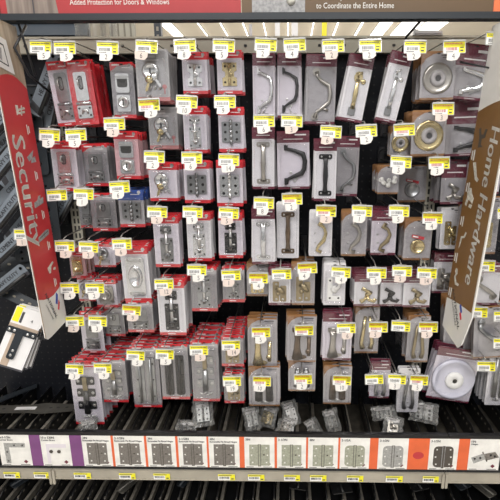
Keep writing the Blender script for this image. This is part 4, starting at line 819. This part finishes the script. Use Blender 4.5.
# taped slide bolt picture card on the flag's wood part
cz = (zN(3, 58)+zF(16, 58))/2
fpoly(e, pt, nrm, 'picture_card', [([(.48, cz+.050), (1.05, cz+.066), (1.08, cz-.025), (.38, cz-.045)], 'card_white', .003), ([(.60, cz+.034), (.96, cz+.044), (1.0, cz-.012), (.54, cz-.026)], 'print_dark', .0036), ([(.63, cz+.030), (.93, cz+.038), (.96, cz-.010), (.57, cz-.022)], 'card_white', .0038), ([(.70, cz+.022), (.84, cz+.026), (.90, cz+.0), (.74, cz-.014)], 'icon_grey', .0042)])
h = MB(); h.tube([pt(.0, 1)+Vector((.01, .03, .01)), pt(.3, .93)+nrm*.008, pt(-.1, .86)+nrm*.006, pt(-.6, .82)+Vector((.0, .05, 0))], .0035, 'wire_dark', 6); h.tube([pt(.1, 1.03)+Vector((.012, 0, 0)), pt(-.25, .86)+Vector((.012, .0, 0))], .003, 'wire_dark', 6); h.build('hanger_wire', e)
# right flag: face seen from the left
ZTr = EYE+.295; ZBr = EYE-.54; YN, YF = 1.04, 1.20
FE = ((475, 130), (447, 297), YF); NE = ((500, 193), (474, 313), YN)
ZT, ZB = ZTr, ZBr
e, pt, nrm, Wf, Hf = make_flag('brown Home Hardware flag with white bottom tip, projecting at right', edge(*FE, ZT), edge(*FE, ZB), edge(*NE, ZT), edge(*NE, ZB), None, 1)
if nrm.x > 0: nrm = -nrm
FL = 1.0; asp = Wf/Hf
vb_f = zF(445, 325); vt = zN(460, 353); vb_n = zN(473, 315); vw_f = zF(447, 297); vw_n = zN(473, 314); va_f = zF(480, 112); va_n = zN(502, 97)
bot = [(0, vb_f), (.70, vt-.01), (.82, vt+.012), (1, vb_n-.01)]
arcw = [(u, vw_f+(vw_n-vw_f)*u+.004*math.sin(math.pi*u)) for u in (0, .25, .5, .75, 1)]
arcb = [(u, va_f+(va_n-va_f)*(1-(1-u)**2)) for u in (0, .15, .3, .5, .75, 1)]
fpoly(e, pt, nrm, 'panel', [([(0, 1), *bot, (1, 1)], 'sign_white', -.004), ([(.975, vw_n), (1.0, vw_n), (1.0, va_n), (.975, va_n)], 'strip_white', .0008)])
fpoly(e, pt, nrm, 'brown_print', [(arcw+arcb[::-1], 'sign_brown', .0006)])
for wd_, y_ in (('Home', 158), ('Hardware', 245)):
    h = MB(); ftext(h, pt, nrm, wd_, .69, zN(484, y_), .375, 'sign_white', asp, sx=.99, bold=.022, ang=-90, shear=.2); h.build('lettering', e)
h = MB(); lc = zN(459, 322)
ftext(h, pt, nrm, 'NATIONAL', .42, lc, .12, 'print_dark', asp, sx=1.2, bold=.01, shear=.2, ang=-52); ftext(h, pt, nrm, 'HARDWARE', .38, lc-.018, .07, 'print_dark', asp, sx=1.2, ang=-52); h.build('logo_lettering', e)
fpoly(e, pt, nrm, 'logo_emblem', [([(.54, lc+.02), (.62, lc+.0), (.66, lc+.006), (.58, lc+.028)], 'joint_blue', .0012), ([(.58, lc-.004), (.65, lc-.022), (.68, lc-.016), (.61, lc+.004)], 'joint_red', .0012)])
def icn(pu, pv, shapes, m): fpoly(e, pt, nrm, 'product_picture', [([(pu+a, pv+b*.6) for a, b in sh], m, .0012) for sh in shapes])
icn(.22, zF(482, 137), [[(-.06, .04), (0, .044), (.04, .01), (.12, .01), (.16, .038), (.22, .034), (.18, -.006), (.08, -.012), (.08, -.04), (.16, -.05), (.0, -.056), (.0, -.01)]], 'icon_dark')
icn(.20, zF(478, 170), [[(-.06, .042), (.04, .044), (.16, -.03), (.24, -.04), (.2, -.056), (.1, -.044), (.08, -.03)]], 'icon_light')
icn(.20, zF(470, 196), [[(-.08, .05), (.04, .05), (.1, .02), (.18, .0), (.16, -.03), (.08, -.018), (.0, -.012), (-.04, -.05), (-.1, -.04), (-.06, .0)], [(.06, -.034), (.16, -.034), (.14, -.055), (.04, -.05)]], 'icon_light')
icn(.18, zF(464, 238), [[(.12, .054), (.16, .05), (.12, .02), (.02, .012), (0, -.03), (-.04, -.05), (-.02, .02), (.08, .028)]], 'icon_light')
icn(.18, zF(457, 272), [[(.0, .04), (.06, .04), (.08, .012), (.03, -.006), (.1, -.034), (.2, -.034), (.18, -.048), (.06, -.05), (-.02, -.012), (.02, .01), (-.02, .02)]], 'icon_light')
for y in (155, 187, 220, 256, 290):
    h = MB()
    for i, l in enumerate((.034, .028)):
        pu = .16-.07*i; pv = zF(463, y); h.add([pt(u, v)+nrm*.0012 for u, v in ((pu, pv-l/2), (pu, pv+l/2), (pu-.04, pv+l/2), (pu-.04, pv-l/2))], [(0, 1, 2, 3)], 'sign_white')
    h.build('caption', e)
a1 = at(460, 62, YF+.02)-e.location; a2 = at(490, 68, YF-.02)-e.location; a3 = at(503, 38, YF-.05)-e.location
h = MB(); h.tube([a1, a2, a3], .003, 'wire_dark', 6); h.build('hanger_wire', e)
# ------------------------------------------------------------------ neighbouring left section: grey strap cards and dark brackets
def strap_pack(px, py, Y, L_, W_, ang, words_, txt='HEAVY DUTY', yaw=0):
    p = at(px, py, Y); e = empty('strap_pack', p, (0, R(ang), R(yaw))); tag(e, words_, 'strap pack', 'grey strap packs at left')
    h = MB(); h.prism(rrect(-L_/2, L_/2, -W_/2, W_/2, .012), 0, .002, 'strap_card'); h.prism([(-L_*.5, -W_*.5), (-L_*.4, -W_*.5), (-L_*.3, W_*.5), (-L_*.42, W_*.5)], -.0004, 0, 'print_dark'); h.box(-L_*.3, L_*.5, -.0004, 0, -W_*.5, -W_*.22, 'print_dark'); put_text(h, txt, W_*.42, 'print_dark', L_*.08, -.0004, W_*.12, sx=.9, bold=.0006); h.build('card', e)
    h = MB(); h.tube([(-L_*.46, -.008, -W_*.34), (L_*.46, -.008, -W_*.34)], W_*.13, 'shelf_black', 8, flat=.4); h.lathe([(.005, .003)], 'hole', (L_*.44, 0, W_*.2), 10); h.build('strap', e)
q = 0
for px, py, Y, ang, lab in [(4, 118, 1.30, -40, 'topmost behind the red flag'), (8, 140, 1.34, -42, 'second from top behind the red flag'), (3, 165, 1.30, -45, 'third from top behind the red flag'), (12, 190, 1.34, -42, 'fourth from top behind the red flag'), (6, 212, 1.31, -47, 'left of the lone tag at far left'), (25, 222, 1.36, -46, 'touching the left of the red flag'), (5, 250, 1.28, -40, 'below the lone tag at far left'), (4, 285, 1.3, -36, 'lowest, above the white strap card'), (46, 85, 1.33, -62, 'between the red flag and the hasps, upper'), (52, 110, 1.37, -70, 'between the red flag and the hasps, lower'), (60, 212, 1.40, -55, 'behind the upright, right of the red flag'), (20, 165, 1.39, -46, 'deepest, peeking beside the word Security')]:
    strap_pack(px, py, Y, .19, .045, ang, 'grey and black strap pack, '+lab, 'HEAVY DUTY' if q % 3 else 'CEMENT'); q += 1
for px0, px1, py0, py1, Y, lab in [(28, 44, 84, 175, 1.36, 'tall flat black strap hinge right of the red flag, upper'), (38, 56, 150, 245, 1.37, 'tall flat black strap hinge right of the red flag, middle'), (14, 28, 236, 262, 1.33, 'short flat black plate below the lone tag')]:
    a = at(px0, py0, Y); b = at(px1, py1, Y); W = max(.03, (px1-px0)*scale_at(px0, (py0+py1)/2, Y)); H = a.z-b.z; h = MB()
    h.prism(rrect(-W/2, W/2, -H, 0, W*.3, 4), 0, .003, 'rail_grey')
    for k in range(4): h.lathe([(.004, .0006)], 'beige_dark', (0, 0, -H*(.12+.25*k)), 10)
    h.tube([(-W/2, -.002, -H*.02), (W/2, -.002, -H*.02)], .003, 'wire_dark', 6); tag(h.build('metal_strap', None, ((a.x+b.x)/2, Y, a.z)), lab, 'hinge', 'loose black strap hinges')
# dark shelf bracket plates stacked at left
for px, py, Y, L_, W_, ang, lab in [(28, 268, 1.34, .17, .05, 12, 'black pierced bracket plate, upper, behind red flag'), (12, 276, 1.36, .14, .05, -18, 'black pierced bracket plate at the left edge'), (22, 300, 1.33, .15, .035, 28, 'black slanted bracket above the white strap card')]:
    p = at(px, py, Y); h = MB(); h.prism(rrect(-L_/2, L_/2, -W_/2, W_/2, .014, 4), 0, .004, 'rail_grey')
    for k in range(5): h.prism(arc(-L_*.36+k*L_*.18, 0, .006, 0, 340, 8, .0035), -.0006, 0, 'beige_dark')
    tag(h.build('bracket_plate', None, p, (R(-25), R(ang), 0)), lab, 'bracket', 'loose black bracket plates')
hk = make_hook((at(17, 231, TIP).x, TIP+.03, at(17, 231, TIP+.03).z), '1', WALL-TIP-.031, slip=(-.006, 0)); tag(hk, 'steel hook with yellow tag marked 1, alone at far left beside the flag', 'hook', 'steel hooks with price tags')
# white card with black T hinge
p = at(30, 314, 1.16); e = empty('tee_hinge_pack', p, (R(-12), R(24), R(8))); e.scale = (1.08,)*3; tag(e, 'white and tan card with black tee hinge, tilted at lower left', 'hinge pack')
def pl(h, x0, x1, z0, z1, m, y=-.0008): h.box(x0, x1, y, 0, z0, z1, m)
h = MB(); h.prism(rrect(-.038, .038, -.155, .012, .003), 0, .002, 'card_white'); pl(h, -.038, .038, -.048, -.036, 'wood_light'); pl(h, -.022, -.003, -.150, -.048, 'wood_light'); pl(h, -.038, .038, -.155, -.150, 'print_dark'); pl(h, .036, .038, -.155, -.03, 'print_dark')
pl(h, -.036, -.020, -.03, .010, 'yellow'); pl(h, -.018, -.012, -.03, .0, 'print_dark'); put_text(h, '4', .012, 'ink', .012, -.001, -.018); h.build('card', e)
h = MB(); h.prism(rrect(-.038, .037, -.060, -.044, .003), -.006, -.002, 'rail_grey'); h.prism(rrect(-.013, .006, -.128, -.05, .005), -.007, -.003, 'rail_grey'); screws(h, [(-.031, -.052), (-.018, -.052), (.016, -.052), (.030, -.052), (-.003, -.104), (-.004, -.117)], .004, -.0072); h.build('tee_hinge', e)
for k in range(2):
    o = copy_tree(e); o.location = p+Vector((.0-.002*k, .014*(k+1), -.003*k)); o.rotation_euler = (R(-12), R(24-2*(k+1)), R(8)); tag(o, f'tee hinge card behind the tilted white one at lower left, {ordw(k+1)} in the stack', 'hinge pack', 'tee hinge cards behind the front one')
h = MB(); h.box(-.02, .02, -.004, .01, -.007, .007, 'wire_dark'); h.tube([(.0, .01, 0), (.012, .26, .012)], .004, 'wire_dark', 6); pp = at(39, 337, 1.17); tag(h.build('display_arm', None, pp), 'black display arm ending beside the white flag bottom', 'arm')
# ------------------------------------------------------------------ things lying in the tray
def lying(pts, Y0, z, m, name, label, cat, th=.003, holes=(), sticker=None):
    """flat plate lying level at height z; outline given in (x, y)"""
    h = MB(); T = Matrix.Rotation(R(-90), 4, 'X')
    h.add([(x, y, 0) for x, y in pts]+[(x, y, th) for x, y in pts], [list(range(len(pts)))[::-1], list(range(len(pts), 2*len(pts)))]+[(i, (i+1) % len(pts), (i+1) % len(pts)+len(pts), i+len(pts)) for i in range(len(pts))], m)
    for x, y, r in holes: h.add([(x+r*math.cos(k*.785), y+r*.8*math.sin(k*.785), th+.0004) for k in range(8)], [list(range(8))], 'hole')
    o = h.build(name, None)
    if sticker:
        g = MB(); g.box(*sticker, th, th+.0008, 'card_white'); g.box(sticker[0]+.004, sticker[1]-.01, sticker[2]+.002, sticker[2]+.003, th+.0008, th+.001, 'print_dark'); g.build('sticker', o)
    return tag(o, label, cat)
o = lying([(-.14, -.02), (-.02, -.022), (.02, -.03), (.13, -.018), (.145, 0), (.13, .018), (.02, .03), (-.02, .022), (-.14, .02), (-.155, 0)], 0, 0, 'strap_steel', 'metal_strap', 'long flat strap hinge with white sticker lying on the left dividers', 'hinge', .004, [(-.11, 0, .006), (.05, 0, .006), (.075, 0, .006), (.105, 0, .006)], (-.07, -.0, -.008, .008))
o.location = (at(32, 393, 1.30).x, 1.31, TRAY+.0665); o.rotation_euler = (0, 0, R(3))
o = lying([(-.09, -.018), (.08, -.012), (.09, .012), (-.09, .018)], 0, 0, 'rail_grey', 'metal_strap', 'dark strap hinge lying slanted behind the stickered one', 'hinge', .004, [(-.06, 0, .005), (-.03, 0, .005)])
o.location = (at(8, 377, 1.38).x, 1.385, TRAY+.07); o.rotation_euler = (0, 0, R(50))
def bag(px, py, Y, w, h, rx, rz, label, hwk='hinge', hm='zinc', kk=0):
    p = at(px, py, Y); e = empty('hardware_bag', p, (R(rx), 0, R(rz))); tag(e, label, 'plastic bag', 'clear hardware bags in the tray')
    rnd = random.Random(px*7+py); N, M = 9, 11; g = MB(); bump_ = [[rnd.uniform(-.004, .004) for _ in range(M)] for _ in range(N)]
    vs = []
    for side in (0, 1):
        for i in range(N):
            for j in range(M):
                x = (i/(N-1)-.5)*w; z = (j/(M-1)-.5)*h; edge = min(i, N-1-i, j, M-1-j); t = min(1, edge/2.5)*.009
                vs.append((x+bump_[i][j]*.8, (-t if side == 0 else t)+bump_[i][j]*(.9 if edge else .4), z+bump_[i][(j*3) % M]*.6))
    fs = []
    for i in range(N-1):
        for j in range(M-1):
            a = i*M+j; fs.append((a, a+M, a+M+1, a+1)); b = a+N*M; fs.append((b, b+1, b+M+1, b+M))
    g.add(vs, fs, 'pouch', False); g.build('bag_film', e)
    out = []; HW[hwk][0](w*.62, h*.6, hm, out)
    for nme, mb in out: mb.build(nme, e, (0, .002, -h*.08))
    g = MB(); g.box(-w*.36, w*.3, .0055, .006, h*.2, h*.42, 'card_dim'); g.box(-w*.3, w*.1, .0050, .0055, h*.3, h*.33, 'print_dark'); g.build('insert_card', e)
for a_ in [(252, 418, 1.24, .055, .075, -40, 20, 'clear hinge bag in tray under the black roller pack'), (268, 416, 1.27, .065, .07, -35, -30, 'crumpled bag in tray left of the upright white bag', 'hinge', 'brass'), (291, 413, 1.26, .055, .08, -35, 28, 'bright clear bag standing in tray below the grey rollers', 'hinge', 'card_white'), (286, 426, 1.21, .06, .06, -50, -35, 'glossy bag at the tray front below the grey rollers', 'hinge', 'nickel'), (332, 420, 1.22, .05, .07, -40, 20, 'clear bag with card in tray left of the bronze rollers'), (314, 428, 1.2, .05, .06, -50, 40, 'shiny bag at tray front near the centre'), (384, 413, 1.26, .085, .045, -40, 8, 'flat clear bag in tray under the maroon silver pack'), (393, 426, 1.2, .06, .06, -45, -20, 'bag of small silver parts at the tray front right of centre', 'catch', 'nickel'), (424, 412, 1.27, .09, .07, -50, -20, 'dim crumpled bag in tray left of the white disc'), (203, 412, 1.24, .065, .09, -45, 15, 'large clear bag in tray under the steel latch pack'), (186, 428, 1.2, .07, .05, -50, -10, 'black hinge bag at tray front', 'hinge', 'black'), (88, 428, 1.2, .06, .06, -50, 20, 'dark bag at tray front below the tall black latch', 'hinge', 'black')]: bag(*a_)
# loose hinges on the lower shelf
ZL = TRAY-.235
for i, (px, py, Y, L_, W_, rz, m) in enumerate([(135, 488, 1.24, .15, .035, 62, 'strap_steel'), (190, 492, 1.26, .13, .03, 70, 'rail_grey'), (300, 492, 1.24, .10, .06, 80, 'shelf_black'), (340, 490, 1.22, .09, .07, 100, 'shelf_black'), (415, 490, 1.24, .10, .06, 105, 'shelf_black'), (455, 492, 1.25, .11, .05, 115, 'rail_grey'), (480, 490, 1.22, .12, .04, 120, 'strap_steel'), (30, 492, 1.24, .13, .035, 60, 'rail_grey')]):
    o = lying(rrect(-L_/2, L_/2, -W_/2, W_/2, .006), 0, 0, m, 'loose_hinge', f'loose dark hinge plate lying on the lower shelf, {ordw(i)} from left', 'hinge', .004, [(-L_*.3, W_*.2, .004), (0, -W_*.2, .004), (L_*.3, W_*.2, .004)], (-L_*.2, L_*.1, -W_*.1, W_*.1) if i in (0, 4) else None)
    g = MB(); g.tube([(-L_/2, 0, .006), (L_/2, 0, .006)], .004, m, 8); g.build('knuckle', o)
    o.location = (at(px, py, Y).x, Y+.02, ZL+.069+.001*i); o.rotation_euler = (0, 0, R(rz))
    o['group'] = 'loose hinges on the lower shelf'
# right edge neighbours
hk = make_hook((at(508, 300, TIP).x, TIP, at(508, 340, TIP).z), '', WALL-TIP-.001); tag(hk, 'steel hook with tag cut by the right edge, below the clear bag pack', 'hook', 'steel hooks with price tags')
for j, (px, py, w, h_, kd, st, m, lab) in enumerate([(503, 343, 22, 62, 'cyl', 'BW', 'zinc', 'pale roller pack at the right edge beside the white disc'), (486, 196, 30, 58, 'catch', 'B', 'brass', 'brass catch pack right of the brown flag'), (492, 150, 22, 44, 'bow', 'M', 'steel', 'maroon handle pack right of the brown flag, upper')]):
    Y = 1.26; a = at(px, py, Y); b = at(px, py+h_, Y); r0 = make_pack(kd, st, m, w*scale_at(px, py, Y), a.z-b.z)
    for q in range(5):
        o = r0 if q == 0 else copy_tree(r0); o.location = (a.x+random.uniform(-.002, .002), Y+q*.02, a.z-.002*q); o.rotation_euler = (0, 0, R(random.uniform(-3, 3))); tag(o, lab+('' if q == 0 else f', {ordw(q)} behind it'), CAT[r0.name.split('.')[0]], 'hanging hardware packs')
